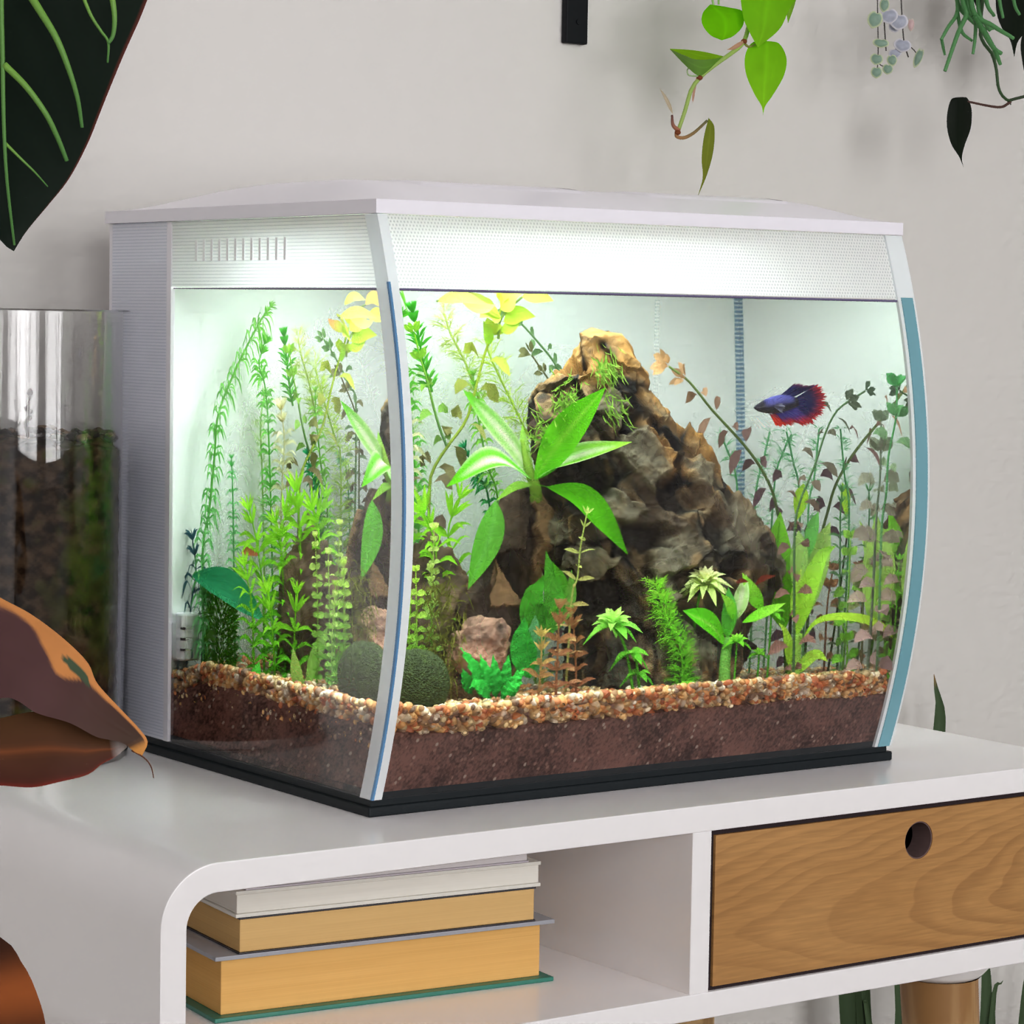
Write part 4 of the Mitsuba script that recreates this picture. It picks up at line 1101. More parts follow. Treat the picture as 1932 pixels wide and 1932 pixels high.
leaves('pale upright leaves rising from the pebbles in front of the bushy clump', [
    ([(0.0418, 0.1120, 0.0542), (0.0324, 0.1120, 0.0703), (0.0268, 0.1120, 0.0862)], 0.0105, lin(150, 190, 90), lin(164, 200, 100), dict(face=(-0.8, -0.5, 0.2), peak=0.5)),
    ([(0.0533, 0.1180, 0.0590), (0.0638, 0.1160, 0.0787), (0.0785, 0.1140, 0.0984)], 0.011, lin(130, 176, 80), lin(146, 190, 90), dict(face=(-0.8, -0.5, 0.3), peak=0.5)),
    ([(0.0230, 0.1420, 0.0564), (0.0105, 0.1420, 0.0641), (0.0149, 0.1420, 0.0747)], 0.012, lin(60, 170, 60), lin(80, 186, 60), dict(face=(-0.8, -0.5, 0.3), peak=0.5))])

# rock moss tufts
for i, (c0, dx, n, lab) in enumerate((((0.2066, 0.0880, 0.2548), (0.35, -0.3, -1.0), 130, 'bright green moss tuft hanging near the rock summit'), ((0.1714, 0.0780, 0.2353), (-0.25, -0.4, -0.55), 150, 'green moss tuft on the left shoulder of the rock'), ((0.1599, 0.0920, 0.2160), (-0.6, -0.3, -0.2), 90, 'moss tuft on the left edge of the rock behind the striped leaf'), ((0.2096, 0.0800, 0.2334), (0.3, -0.4, -1.0), 50, 'thin moss strands hanging below the rock summit'))):
    k = thing('moss_tuft', lab, 'moss')
    q = np.random.default_rng(60 + i)
    bl = []
    for _ in range(n):
        c = np.array(c0) + q.normal(0, 1, 3) * np.array([0.0055, 0.002, 0.0055])
        d = unit(np.array(dx) + 0.5 * q.normal(0, 1, 3))
        l_ = q.uniform(0.006, 0.013)
        g = c + d * l_ + np.array([0, -0.001, 0.12 * l_])
        bl.append(blade([c, c + d * l_ * 0.5, g], 0.0010, unit(q.normal(0, 1, 3)), 4, 2, c0=lin(70, 124, 30) * q.uniform(0.6, 1.2), c1=lin(170, 214, 90)))
    m = cat(bl)
    part(k, 'strands', m[:2], 'leaf', smooth=True, color=m[2], kind='stuff')

# right side
stem_plant('long stem slanting left with an orange-pink top, right of the rock', [foot((0.4005, 0.1500, 0.0762)), (0.3979, 0.1500, 0.1079), (0.3907, 0.1500, 0.1432), (0.3844, 0.1500, 0.1612), (0.3784, 0.1500, 0.1760), (0.3665, 0.1500, 0.1911), (0.3535, 0.1500, 0.2030), (0.3407, 0.1500, 0.2129), (0.3253, 0.1500, 0.2247), (0.3142, 0.1500, 0.2349), (0.3045, 0.1500, 0.2425), (0.2909, 0.1500, 0.2494)], 0.0150, 2, 0.0165, 0.0185, 0.0068, rise=0.35, droop=0.4, c0=PURPLE, c1=lin(222, 178, 126), sc=lin(52, 66, 44), sc1=lin(150, 180, 100), cp=5, r=0.0011, seed=72, petiole=0.25, tipcrown=4)
stem_plant('stem leaning right with reddish leaves, right of the betta fish tail', [foot((0.3374, 0.0300, 0.0830)), (0.3319, 0.0300, 0.1305), (0.3313, 0.0300, 0.1604), (0.3354, 0.0300, 0.1758), (0.3410, 0.0300, 0.1859), (0.3477, 0.0300, 0.1980), (0.3549, 0.0300, 0.2145), (0.3623, 0.0300, 0.2267), (0.3707, 0.0300, 0.2340), (0.3914, 0.0300, 0.2434)], 0.0150, 2, 0.0175, 0.0145, 0.0072, rise=0.35, droop=0.35, c0=lin(128, 90, 84), c1=lin(96, 120, 96), sc=lin(76, 104, 66), sc1=lin(110, 150, 100), cp=2, r=0.0009, seed=75, petiole=0.3)
stem_plant('leafy stem nearest the right pane, green at the top', [foot((0.3860, -0.0120, 0.0873)), (0.3820, -0.0120, 0.1501), (0.3854, -0.0120, 0.1809), (0.3868, -0.0120, 0.2048), (0.3932, -0.0120, 0.2287), (0.3944, -0.0120, 0.2476)], 0.0165, 2, 0.0235, 0.0175, 0.0112, rise=0.5, droop=0.35, c0=lin(168, 140, 138), c1=lin(96, 184, 110), cp=2.5, sc=lin(110, 130, 100), r=0.0010, seed=78, petiole=0.25)
stem_plant('leaf-bearing stem by the right pane, slightly left of the green-topped one', [foot((0.3820, -0.0040, 0.0805)), (0.3818, -0.0040, 0.1567), (0.3843, -0.0040, 0.1907), (0.3849, -0.0040, 0.2248)], 0.0185, 2, 0.0245, 0.0185, 0.0118, rise=0.5, droop=0.35, c0=lin(166, 140, 132), c1=lin(124, 140, 116), sc=lin(110, 120, 100), r=0.0010, seed=83, petiole=0.25)
for i, (p_, lab) in enumerate((([foot((0.3876, 0.1900, 0.1020)), (0.3867, 0.1900, 0.1619), (0.3937, 0.1900, 0.1900), (0.3994, 0.1900, 0.2072)], 'thin faint feathery stem behind the slanting orange-topped stem'), ([foot((0.3943, 0.2250, 0.1166)), (0.3910, 0.2250, 0.1663), (0.3813, 0.2250, 0.1943), (0.3747, 0.2250, 0.2031)], 'faint feathery stem close to the right edge of the rock'), ([foot((0.3895, 0.1100, 0.0935)), (0.3884, 0.1100, 0.1590), (0.3933, 0.1100, 0.1848), (0.3973, 0.1100, 0.2139)], 'faint feathery stem behind the stem leaning right'))):
    feather(lab, p_, 0.0042, 5, 0.0095, lin(120, 170, 110), lin(110, 190, 130), seed=86 + i, thick=0.0003, fork=1, rise=0.2)
stem_plant('small thin dark-leaved stem in the back right corner', [foot((0.3987, 0.0700, 0.1036)), (0.3941, 0.0700, 0.1538), (0.3947, 0.0700, 0.1769)], 0.0095, 3, 0.0125, 0.010, 0.0022, rise=0.4, droop=0.2, c0=lin(96, 110, 90), c1=lin(90, 150, 90), seed=90, single=False)
SW0, SW1 = lin(86, 168, 20), lin(118, 192, 46)
leaves('broad upright green leaf with dark veins, right of the rock', [([(0.3661, 0.1000, 0.0913), (0.3533, 0.0950, 0.1280), (0.3582, 0.1000, 0.1646)], 0.027, SW0, SW1, dict(face=(-0.3, -0.95, 0.1), peak=0.5, vein=lin(40, 90, 10), nv=13)),
    ([(0.3832, 0.1200, 0.1490), (0.3864, 0.1200, 0.1667), (0.3898, 0.1200, 0.1804)], 0.0115, lin(150, 205, 40), lin(176, 220, 60), dict(face=(-0.3, -0.9, 0.2), peak=0.6, stem=0.3))], stems=[([foot((0.3711, 0.1000, 0.0778)), (0.3660, 0.1000, 0.0930)], [0.0014, 0.0012], lin(70, 110, 30)), ([foot((0.3902, 0.1300, 0.0751)), (0.3848, 0.1250, 0.1197), (0.3836, 0.1200, 0.1506)], [0.0009, 0.0007], lin(60, 80, 40))])
leaves('pale broad upright leaf close to the right pane', [([(0.3918, 0.0080, 0.0906), (0.3925, 0.0080, 0.1287), (0.3890, 0.0080, 0.1656)], 0.0265, lin(150, 196, 84), lin(176, 214, 110), dict(face=(-0.3, -0.95, 0.1), peak=0.5, nv=13, vein=lin(120, 170, 60)))])
leaves('pale upright leaves behind the grassy plant at the right', [
    ([(0.3723, 0.0850, 0.0945), (0.3826, 0.0850, 0.1339), (0.3937, 0.0850, 0.1582)], 0.020, lin(140, 190, 80), lin(170, 208, 110), dict(face=(-0.4, -0.9, 0.1), peak=0.55)),
    ([(0.3652, 0.0850, 0.1147), (0.3673, 0.0850, 0.1409), (0.3658, 0.0850, 0.1540)], 0.014, lin(150, 196, 90), lin(176, 214, 120), dict(face=(-0.4, -0.9, 0.1), peak=0.55)),
    ([(0.3733, 0.0850, 0.1342), (0.3779, 0.0850, 0.1537), (0.3831, 0.0850, 0.1650)], 0.010, lin(100, 176, 80), lin(110, 186, 90), dict(face=(-0.4, -0.9, 0.1), peak=0.55))])
YG0, YG1 = lin(150, 206, 50), lin(170, 218, 70)
leaves('grassy plant with long arching yellow-green blades at the front right', [
    ([(0.3429, 0.0400, 0.0895), (0.3466, 0.0350, 0.1164), (0.3581, 0.0350, 0.1394), (0.3732, 0.0400, 0.1455)], 0.0145, YG0, lin(150, 210, 70), dict(face=(-0.5, -0.85, 0.1), peak=0.4)),
    ([(0.3466, 0.0400, 0.0842), (0.3535, 0.0300, 0.0976), (0.3696, 0.0180, 0.1000), (0.3876, 0.0000, 0.0950), (0.4046, -0.0120, 0.0820)], 0.0115, lin(150, 200, 50), lin(180, 214, 70), dict(face=(-0.1, -0.5, 0.85), peak=0.65, nu=26)),
    ([(0.3411, 0.0400, 0.0657), (0.3338, 0.0350, 0.0832), (0.3264, 0.0300, 0.0938), (0.3205, 0.0300, 0.0995)], 0.0075, YG0, YG1, dict(face=(-0.4, -0.85, 0.3))),
    ([(0.3466, 0.0400, 0.0653), (0.3496, 0.0350, 0.0721), (0.3564, 0.0300, 0.0765), (0.3650, 0.0280, 0.0718)], 0.010, lin(160, 210, 70), YG1, dict(face=(-0.3, -0.7, 0.6))),
    ([(0.3459, 0.0450, 0.0927), (0.3460, 0.0500, 0.1162), (0.3496, 0.0500, 0.1327)], 0.009, YG0, lin(190, 226, 100), dict(face=(-0.4, -0.85, 0.2))),
], stems=[([foot((0.3428, 0.0400, 0.0586)), (0.3428, 0.0400, 0.0759), (0.3453, 0.0420, 0.0911)], [0.0052, 0.0046, 0.0034], lin(164, 208, 90))], name='grass_plant')
leaves('rosette of broad bright leaves on a thick pale stalk, front right of the rock', [
    ([(0.2823, 0.0400, 0.0876), (0.2647, 0.0320, 0.1002), (0.2394, 0.0280, 0.1107)], 0.0175, G1, lin(80, 190, 30), dict(face=(-0.3, -0.75, 0.6), peak=0.5, vein=lin(150, 214, 80))),
    ([(0.2866, 0.0450, 0.0907), (0.2870, 0.0450, 0.1089), (0.2880, 0.0500, 0.1225)], 0.0115, lin(80, 170, 40), lin(80, 160, 70), dict(face=(-0.4, -0.9, 0.2))),
    ([(0.2928, 0.0450, 0.1020), (0.2963, 0.0450, 0.1150), (0.3027, 0.0500, 0.1298)], 0.0115, lin(150, 200, 100), lin(190, 220, 150), dict(face=(-0.4, -0.9, 0.2), stripe=lin(220, 236, 190))),
    ([(0.2898, 0.0420, 0.1022), (0.2840, 0.0400, 0.1124), (0.2765, 0.0400, 0.1193)], 0.007, G1, G2, dict(face=(-0.4, -0.9, 0.2))),
    ([(0.2955, 0.0400, 0.1003), (0.3096, 0.0300, 0.1064), (0.3248, 0.0280, 0.1115)], 0.009, G1, G2, dict(face=(-0.2, -0.7, 0.7))),
    ([(0.3156, 0.0450, 0.1076), (0.3060, 0.0450, 0.1179), (0.2990, 0.0500, 0.1312)], 0.0105, G1, G2, dict(face=(-0.4, -0.9, 0.2))),
], stems=[([foot((0.2822, 0.0350, 0.0589)), (0.2811, 0.0360, 0.0759), (0.2847, 0.0400, 0.0908)], [0.0046, 0.0042, 0.0036], lin(120, 180, 80))])
for i, (c, n, l_, lab) in enumerate((((0.2865, 0.0300, 0.0885), 12, 0.013, 'low bright green leafy sprig against the thick pale stalk'), ((0.3255, 0.0500, 0.1037), 12, 0.014, 'bright green leafy sprig left of the grassy plant'), ((0.3199, 0.0550, 0.0788), 7, 0.010, 'small green sprig over the pebbles left of the grassy plant'), ((0.2495, 0.0350, 0.0623), 9, 0.009, 'tiny bright green sprig at the pebbles below the rock'))):
    k = thing('leafy_sprig', lab, 'aquatic plant')
    part(k, 'stem', *_col(tinted(tube([foot(c), c], [0.0009, 0.0007], 5, 10), MID)))
    crown(k, c, n, l_, 0.0042, lin(96, 186, 40), lin(150, 214, 70), seed=100 + i)
for i, (c, ft, n, l_, w, a, b, lab) in enumerate((((0.2740, 0.0600, 0.1241), (0.2682, 0.0700, 0.0929), 46, 0.0235, 0.0056, lin(190, 214, 120), lin(240, 244, 190), 'pale cream-green starry crown in front of the rock foot'), ((0.1934, 0.0450, 0.1034), (0.2116, 0.0400, 0.0667), 24, 0.0225, 0.0064, lin(110, 200, 60), lin(206, 238, 136), 'bright green starry crown below the rock, left of the feathery plant'))):
    k = thing('star_plant', lab, 'aquatic plant')
    part(k, 'stem', *_col(tinted(tube([foot(ft), (np.array(ft) + np.array(c)) / 2 + np.array([0, 0, 0.004]), c], [0.0012, 0.0009], 5, 14), MID)))
    crown(k, c, n, l_, w, a, b, seed=110 + i, e0=-0.35)
k = thing('star_plant', 'lower green leaves around the foot of the bright starry crown', 'aquatic plant')
part(k, 'stem', *_col(tinted(tube([foot((0.2161, 0.0400, 0.0631)), (0.2102, 0.0400, 0.0832)], [0.0012, 0.0009], 5, 10), MID)))
crown(k, (0.2067, 0.0400, 0.0860), 9, 0.018, 0.0055, lin(80, 170, 40), lin(130, 206, 70), seed=115, e0=-0.5, e1=0.5)
crown(k, (0.2131, 0.0400, 0.0732), 7, 0.014, 0.0045, lin(70, 150, 40), lin(120, 200, 60), seed=116, e0=-0.5, e1=0.4)
feather('dense bright green feathery column in front of the rock', [foot((0.2547, 0.0500, 0.0741)), (0.2517, 0.0500, 0.0842), (0.2386, 0.0500, 0.1044), (0.2315, 0.0550, 0.1259)], 0.0023, 9, 0.0165, lin(110, 196, 50), lin(160, 230, 70), seed=120, thick=0.00042, fork=3, rise=0.5, tip=0.85)
stem_plant('slim stem with small paired pale leaves in front of the rock', [foot((0.1613, 0.0500, 0.0858)), (0.1626, 0.0500, 0.1190), (0.1665, 0.0500, 0.1324), (0.1679, 0.0500, 0.1486), (0.1700, 0.0500, 0.1594), (0.1726, 0.0500, 0.1703)], 0.0078, 2, 0.0145, 0.010, 0.0034, rise=0.25, droop=0.1, c0=lin(168, 116, 88), c1=lin(200, 222, 120), sc=lin(150, 140, 80), seed=125, tipcrown=2, name='paired_leaf_stem')
RB0, RB1 = lin(134, 84, 62), lin(160, 116, 74)
for i, (p_, lab) in enumerate((([foot((0.1258, 0.0200, 0.0656)), (0.1267, 0.0200, 0.0817), (0.1287, 0.0250, 0.1007)], 'reddish brown stem with narrow leaves at the front pebbles'), ([foot((0.1493, 0.0400, 0.0705)), (0.1486, 0.0400, 0.0930), (0.1489, 0.0400, 0.1152)], 'taller reddish brown stem behind the front pebbles'), ([foot((0.1707, 0.0500, 0.0691)), (0.1672, 0.0500, 0.0886), (0.1638, 0.0500, 0.1111)], 'rusty stem just left of the bright starry crown'))):
    stem_plant(lab, p_, 0.0082, 3, 0.0155, 0.0135, 0.0036, rise=0.4, droop=0.2, c0=RB0, c1=RB1 if i else lin(170, 150, 80), seed=130 + i, name='red_stem_plant')
k = thing('fern_bed', 'low frilly bright green fern-like plant at the foot of the driftwood', 'aquatic plant')
q = np.random.default_rng(17)
for i, (a, b, c) in enumerate(([(0.0874, 0.0300, 0.0665), (0.0845, 0.0300, 0.0809), (0.0713, 0.0300, 0.0967)], [(0.0924, 0.0280, 0.0652), (0.0907, 0.0280, 0.0790), (0.0858, 0.0300, 0.0918)], [(0.0973, 0.0260, 0.0649), (0.0960, 0.0250, 0.0771), (0.0955, 0.0300, 0.0910)], [(0.1041, 0.0280, 0.0654), (0.1050, 0.0280, 0.0797), (0.1072, 0.0300, 0.0907)], [(0.1101, 0.0280, 0.0640), (0.1131, 0.0280, 0.0760), (0.1197, 0.0300, 0.0814)], [(0.0838, 0.0350, 0.0682), (0.0794, 0.0350, 0.0764), (0.0759, 0.0350, 0.0839)], [(0.0983, 0.0200, 0.0649), (0.1057, 0.0200, 0.0718), (0.1134, 0.0200, 0.0729)], [(0.0905, 0.0200, 0.0654), (0.0802, 0.0200, 0.0750), (0.0746, 0.0200, 0.0722)])):
    m = blade([a, b, c], 0.0078, (-0.4, -0.8, 0.4), 22, 5, ripple=0.0024, c0=lin(24, 104, 34), c1=lin(60, 190, 74), tint=0.5)
    part(k, 'leaf', m[:2], 'leaf', smooth=True, color=m[2])
k = leaves('group of wavy green leaves filling the gap between driftwood and rock', [
    ([(0.1460, 0.0750, 0.0735), (0.1387, 0.0750, 0.0928), (0.1398, 0.0750, 0.1099)], 0.018, lin(40, 150, 50), lin(60, 176, 60), dict(ripple=0.0014)),
    ([(0.1523, 0.0800, 0.0763), (0.1503, 0.0800, 0.0953), (0.1502, 0.0800, 0.1109)], 0.014, lin(70, 150, 90), lin(110, 180, 120), dict(ripple=0.0012)),
    ([(0.1603, 0.0900, 0.0915), (0.1528, 0.0900, 0.1167), (0.1623, 0.0900, 0.1333)], 0.019, lin(60, 150, 40), lin(84, 180, 50), dict(ripple=0.0014)),
    ([(0.1656, 0.0850, 0.0976), (0.1665, 0.0850, 0.1194), (0.1618, 0.0900, 0.1472)], 0.014, lin(80, 166, 50), lin(96, 190, 60), dict(ripple=0.001)),
    ([(0.1671, 0.0800, 0.1008), (0.1764, 0.0800, 0.1191), (0.1769, 0.0800, 0.1363)], 0.010, lin(90, 150, 60), lin(120, 190, 70), dict()),
    ([(0.1629, 0.0850, 0.1102), (0.1724, 0.0850, 0.1254), (0.1644, 0.0850, 0.1411)], 0.010, lin(84, 166, 40), lin(96, 190, 50), dict())])
k = thing('moss_tuft', 'brownish moss tuft clinging to the left side of the driftwood', 'moss')
q = np.random.default_rng(67)
bl = []
for _ in range(420):
    s = q.random()
    c = np.array((0.0850, 0.0880, 0.1347)) * (1 - s) + np.array((0.0847, 0.0800, 0.0769)) * s + q.normal(0, 1, 3) * np.array([0.008, 0.004, 0.004])
    d = unit(np.array([-0.5, -0.6, -0.1]) + 0.6 * q.normal(0, 1, 3))
    l_ = q.uniform(0.006, 0.014)
    bl.append(blade([c, c + d * l_ * 0.5, c + d * l_ - np.array([0, 0, 0.3 * l_])], 0.0010, unit(q.normal(0, 1, 3)), 4, 2, c0=lin(84, 80, 36) * q.uniform(0.6, 1.2), c1=lin(128, 134, 56)))
m = cat(bl)
part(k, 'strands', m[:2], 'leaf', smooth=True, color=m[2], kind='stuff')
# tangle at the right, between the pale leaf and the grassy plant
TANG = [([foot((0.3923, 0.0800, 0.0665)), (0.3912, 0.0800, 0.1038), (0.3943, 0.0800, 0.1270)], lin(120, 84, 64), lin(150, 110, 80), 'rusty stem in the tangle behind the arching blade'),
        ([foot((0.3883, 0.0450, 0.0699)), (0.3891, 0.0450, 0.1111), (0.3887, 0.0450, 0.1482)], lin(90, 140, 60), lin(150, 200, 80), 'round-leaved green stem in the tangle behind the arching blade'),
        ([foot((0.3961, 0.0300, 0.0694)), (0.3944, 0.0300, 0.1008), (0.3885, 0.0300, 0.1284)], lin(104, 90, 70), lin(126, 140, 90), 'olive-brown stem in the tangle right of the arching blade'),
        ([foot((0.3979, -0.0120, 0.0651)), (0.3989, -0.0120, 0.1008), (0.3990, -0.0120, 0.1357)], lin(90, 150, 50), lin(120, 190, 60), 'thin green stem hugging the right pane'),
        ([foot((0.3871, 0.0350, 0.0699)), (0.3847, 0.0350, 0.0840), (0.3800, 0.0350, 0.0946)], lin(96, 160, 50), lin(140, 200, 70), 'low green stem under the arching blade')]
for i, (p_, a, b, lab) in enumerate(TANG):
    stem_plant(lab, p_, 0.0105, 2, 0.0145, 0.0115, 0.0072 if i != 3 else 0.003, rise=0.4, droop=0.3, c0=a, c1=b, seed=140 + i, petiole=0.2, name='tangled_stem', r=0.0008)

leaves('small reddish leaf caught among the bright stems at the left', [([(0.0367, 0.1850, 0.1385), (0.0424, 0.1800, 0.1401), (0.0521, 0.1750, 0.1376)], 0.0062, lin(176, 84, 66), lin(196, 110, 84), dict(face=(-0.8, -0.4, 0.3)))], name='loose_leaf')
leaves('dark red-brown withered leaf scraps at the right foot of the rock', [([(0.3074, 0.0450, 0.1231), (0.3127, 0.0420, 0.1270), (0.3223, 0.0400, 0.1286)], 0.0045, lin(84, 34, 26), lin(110, 48, 36), dict()), ([(0.2913, 0.0450, 0.1251), (0.2954, 0.0430, 0.1263), (0.3002, 0.0420, 0.1255)], 0.0036, lin(84, 34, 26), lin(100, 44, 34), dict())], name='loose_leaf')

# ---------------------------------------------------------------- glass cylinder with soil, left of the aquarium
JC, JR, JT = np.array([-0.077, 0.304]), 0.070, 0.2915
jar = thing('glass_jar', 'tall clear glass cylinder holding dark soil and moss, left of the aquarium', 'jar')


def revolve(profile, c, n=72, z0=0.0):
    m_ = trimesh.creation.revolve(np.array(profile), sections=n)
    if m_.volume < 0:
        m_.invert()
    m_.apply_translation((c[0], c[1], z0))
    return m_


part(jar, 'glass_wall', revolve([(0, 0.0004), (JR - 0.001, 0.0004), (JR, 0.0014), (JR, JT - 0.001), (JR - 0.001, JT), (JR - 0.004, JT), (JR - 0.005, JT - 0.001), (JR - 0.005, 0.008), (JR - 0.006, 0.007), (0, 0.007)], JC), 'thick_glass', smooth=30, label='clear glass cylinder wall')


def jar_soil_mesh(n=150, nz=90):
    a = np.linspace(0, 2 * np.pi, n, endpoint=False)
    V, top = [], []
    R = JR - 0.0062
    for i in range(nz):
        s = i / (nz - 1)
        for th in a:
            p_ = np.array([math.cos(th), math.sin(th)])
            zt = 0.204 + 0.010 * (meshkit.fbm(np.array([p_[0] * 2.2, p_[1] * 2.2, 1.0]), 3, seed=4) - 0.5) * 2
            z = 0.0085 + (zt - 0.0085) * s
            r = R - 0.0022 * meshkit.fbm(np.array([p_[0] * 9, p_[1] * 9, z * 120]), 3, seed=6)
            V.append([JC[0] + r * p_[0], JC[1] + r * p_[1], z])
    V = np.array(V)
    i, j = np.meshgrid(np.arange(nz - 1), np.arange(n), indexing='ij')
    A, B = (i * n + j).ravel(), (i * n + (j + 1) % n).ravel()
    F_ = [np.stack([A, B, B + n], 1), np.stack([A, B + n, A + n], 1)]
    # the rough top
    rings, base = [0.85, 0.65, 0.45, 0.25, 0.08], len(V)
    prev = np.arange((nz - 1) * n, nz * n)
    extra = []
    for rr in rings:
        P_ = np.stack([JC[0] + R * rr * np.cos(a), JC[1] + R * rr * np.sin(a)], 1)
        z = 0.204 + 0.016 * (meshkit.fbm(np.stack([P_[:, 0] * 60, P_[:, 1] * 60, P_[:, 0] * 0], 1), 3, seed=9) - 0.5) + 0.003
        cur = np.arange(base + len(extra), base + len(extra) + n)
        extra += np.column_stack([P_, z]).tolist()
        F_.append(np.stack([prev, np.roll(prev, -1), np.roll(cur, -1)], 1))
        F_.append(np.stack([prev, np.roll(cur, -1), cur], 1))
        prev = cur
    V = np.vstack([V, extra])
    return V, np.vstack(F_)


part(jar, 'soil', jar_soil_mesh(), 'jar_soil', smooth=True, label='dark soil with green moss', kind='stuff')
cr, cq = [], np.random.default_rng(12)
for i in range(130):
    th, rr = cq.uniform(0, 6.28), (JR - 0.010) * cq.uniform(0.2, 1) ** 0.5
    s = trimesh.creation.icosphere(1, 1.0)
    r = cq.uniform(0.0015, 0.0050)
    v = s.vertices * (1 + 0.5 * (meshkit.noise(s.vertices * 2 + i) - 0.5)[:, None]) * r * np.array([1, 1, 0.7]) + np.array([JC[0] + rr * math.cos(th), JC[1] + rr * math.sin(th), 0.206 + cq.uniform(-0.002, 0.006)])
    c = [lin(24, 18, 14), lin(44, 32, 22), lin(40, 42, 18), lin(96, 76, 56)][cq.integers(4)]
    cr.append((v, s.faces, np.broadcast_to(c, v.shape).copy()))
m = cat(cr)
part(jar, 'crumbs', m[:2], 'stone', smooth=True, color=m[2], kind='stuff')
k = thing('twig', 'thin dark twig sticking up from the soil in the glass cylinder', 'twig')
part(k, 'stem', *_col(tinted(tube([(-0.0822, 0.2850, 0.2006), (-0.0811, 0.2850, 0.2101), (-0.0830, 0.2850, 0.2176), (-0.0808, 0.2850, 0.2227), (-0.0816, 0.2850, 0.2295), (-0.0801, 0.2850, 0.2353)], [0.0016, 0.0012, 0.0006], 6, 20), lin(52, 30, 26))))
for i, (a, b) in enumerate((((-0.0801, 0.2850, 0.2353), (-0.0797, 0.2850, 0.2411)), ((-0.0819, 0.2850, 0.2272), (-0.0845, 0.2850, 0.2282)), ((-0.0812, 0.2850, 0.2217), (-0.0785, 0.2850, 0.2210)), ((-0.0815, 0.2850, 0.2238), (-0.0782, 0.2850, 0.2278)))):
    m = blade([a, (np.array(a) + np.array(b)) / 2, b], 0.004, (-0.5, -0.8, 0.3), 8, 3, c0=lin(48, 30, 34), c1=lin(60, 40, 44))
    part(k, 'leaf', m[:2], 'leaf', smooth=True, color=m[2])

# ---------------------------------------------------------------- foreground foliage at the left
def dark_leaf():
    k_ = thing('velvet_leaf', 'large near-black green leaf with bright green veins hanging in at the top left corner', 'leaf')
    right = [(-0.2969, -0.1579, 0.6467), (-0.2667, -0.1774, 0.6242), (-0.2437, -0.1907, 0.5874), (-0.2305, -0.1924, 0.5412), (-0.2303, -0.1888, 0.4936), (-0.2361, -0.1787, 0.4504), (-0.2400, -0.1747, 0.4358), (-0.2429, -0.1720, 0.4260), (-0.2480, -0.1677, 0.4113), (-0.2537, -0.1630, 0.3935), (-0.2574, -0.1601, 0.3816), (-0.2616, -0.1571, 0.3687), (-0.2688, -0.1525, 0.3523), (-0.2773, -0.1478, 0.3397), (-0.2859, -0.1432, 0.3276), (-0.2911, -0.1405, 0.3181)]
    left = [(-0.2969, -0.1579, 0.6467), (-0.3196, -0.1218, 0.6364), (-0.3384, -0.0929, 0.6007), (-0.3498, -0.0825, 0.5523), (-0.3520, -0.0877, 0.4977), (-0.3443, -0.0944, 0.4489), (-0.3460, -0.0909, 0.4245), (-0.3425, -0.0901, 0.4026), (-0.3340, -0.0918, 0.3808), (-0.3251, -0.1051, 0.3608), (-0.3142, -0.1198, 0.3430), (-0.3038, -0.1295, 0.3313), (-0.2969, -0.1379, 0.3234), (-0.2929, -0.1397, 0.3186), (-0.2911, -0.1405, 0.3181)]
    m_ = ruled(left, right, 90, 61, 0.03, color=lambda u, v, V: lin(10, 22, 14) + 0.02 * lin(30, 60, 30) + 0 * V + (np.clip((v - 0.988) / 0.01, 0, 1))[..., None] * (lin(90, 40, 34) - lin(10, 22, 14)))
    part(k_, 'blade', m_[:2], 'glossy_leaf_two', smooth=True, color=m_[2])
    veins = [([(-0.3046, -0.1691, 0.6195), (-0.3076, -0.1651, 0.5260), (-0.3065, -0.1588, 0.4462), (-0.3048, -0.1571, 0.4056), (-0.3033, -0.1553, 0.3769), (-0.3007, -0.1528, 0.3528), (-0.2956, -0.1476, 0.3312), (-0.2922, -0.1434, 0.3210)], 0.0044, 0.0012),
             ([(-0.2940, -0.1592, 0.4376), (-0.2902, -0.1653, 0.4278), (-0.2849, -0.1710, 0.4157), (-0.2794, -0.1723, 0.4027), (-0.2736, -0.1706, 0.3887), (-0.2694, -0.1671, 0.3757)], 0.0040, 0.0016),
             ([(-0.3040, -0.1572, 0.4028), (-0.2963, -0.1633, 0.3933), (-0.2879, -0.1663, 0.3815), (-0.2812, -0.1654, 0.3708), (-0.2752, -0.1632, 0.3602)], 0.0034, 0.0020),
             ([(-0.3020, -0.1531, 0.3678), (-0.2952, -0.1569, 0.3602), (-0.2886, -0.1575, 0.3544), (-0.2810, -0.1553, 0.3482)], 0.0016, 0.0006),
             ([(-0.2738, -0.1754, 0.4354), (-0.2701, -0.1772, 0.4260), (-0.2659, -0.1786, 0.4194), (-0.2622, -0.1788, 0.4144), (-0.2611, -0.1762, 0.4054)], 0.0018, 0.0010),
             ([(-0.2614, -0.1806, 0.4360), (-0.2602, -0.1811, 0.4259), (-0.2604, -0.1801, 0.4178), (-0.2622, -0.1787, 0.4139)], 0.0028, 0.0018)]
    for pts, w0, w1 in veins:
        m_ = tinted(tube(pts, [w0 * 0.5, w1 * 0.5], 8, 30), lin(112, 156, 64), lin(70, 120, 60))
        part(k_, 'vein', m_[:2], 'glossy_leaf', smooth=True, color=m_[2], label='bright green vein')
    part(k_, 'stalk', *_col(tinted(tube([(-0.3036, -0.1668, 0.6178), (-0.2934, -0.1558, 0.6713), (-0.2846, -0.1197, 0.7536), (-0.2948, -0.0582, 0.8428)], [0.003, 0.004], 8, 18), lin(70, 110, 60))))


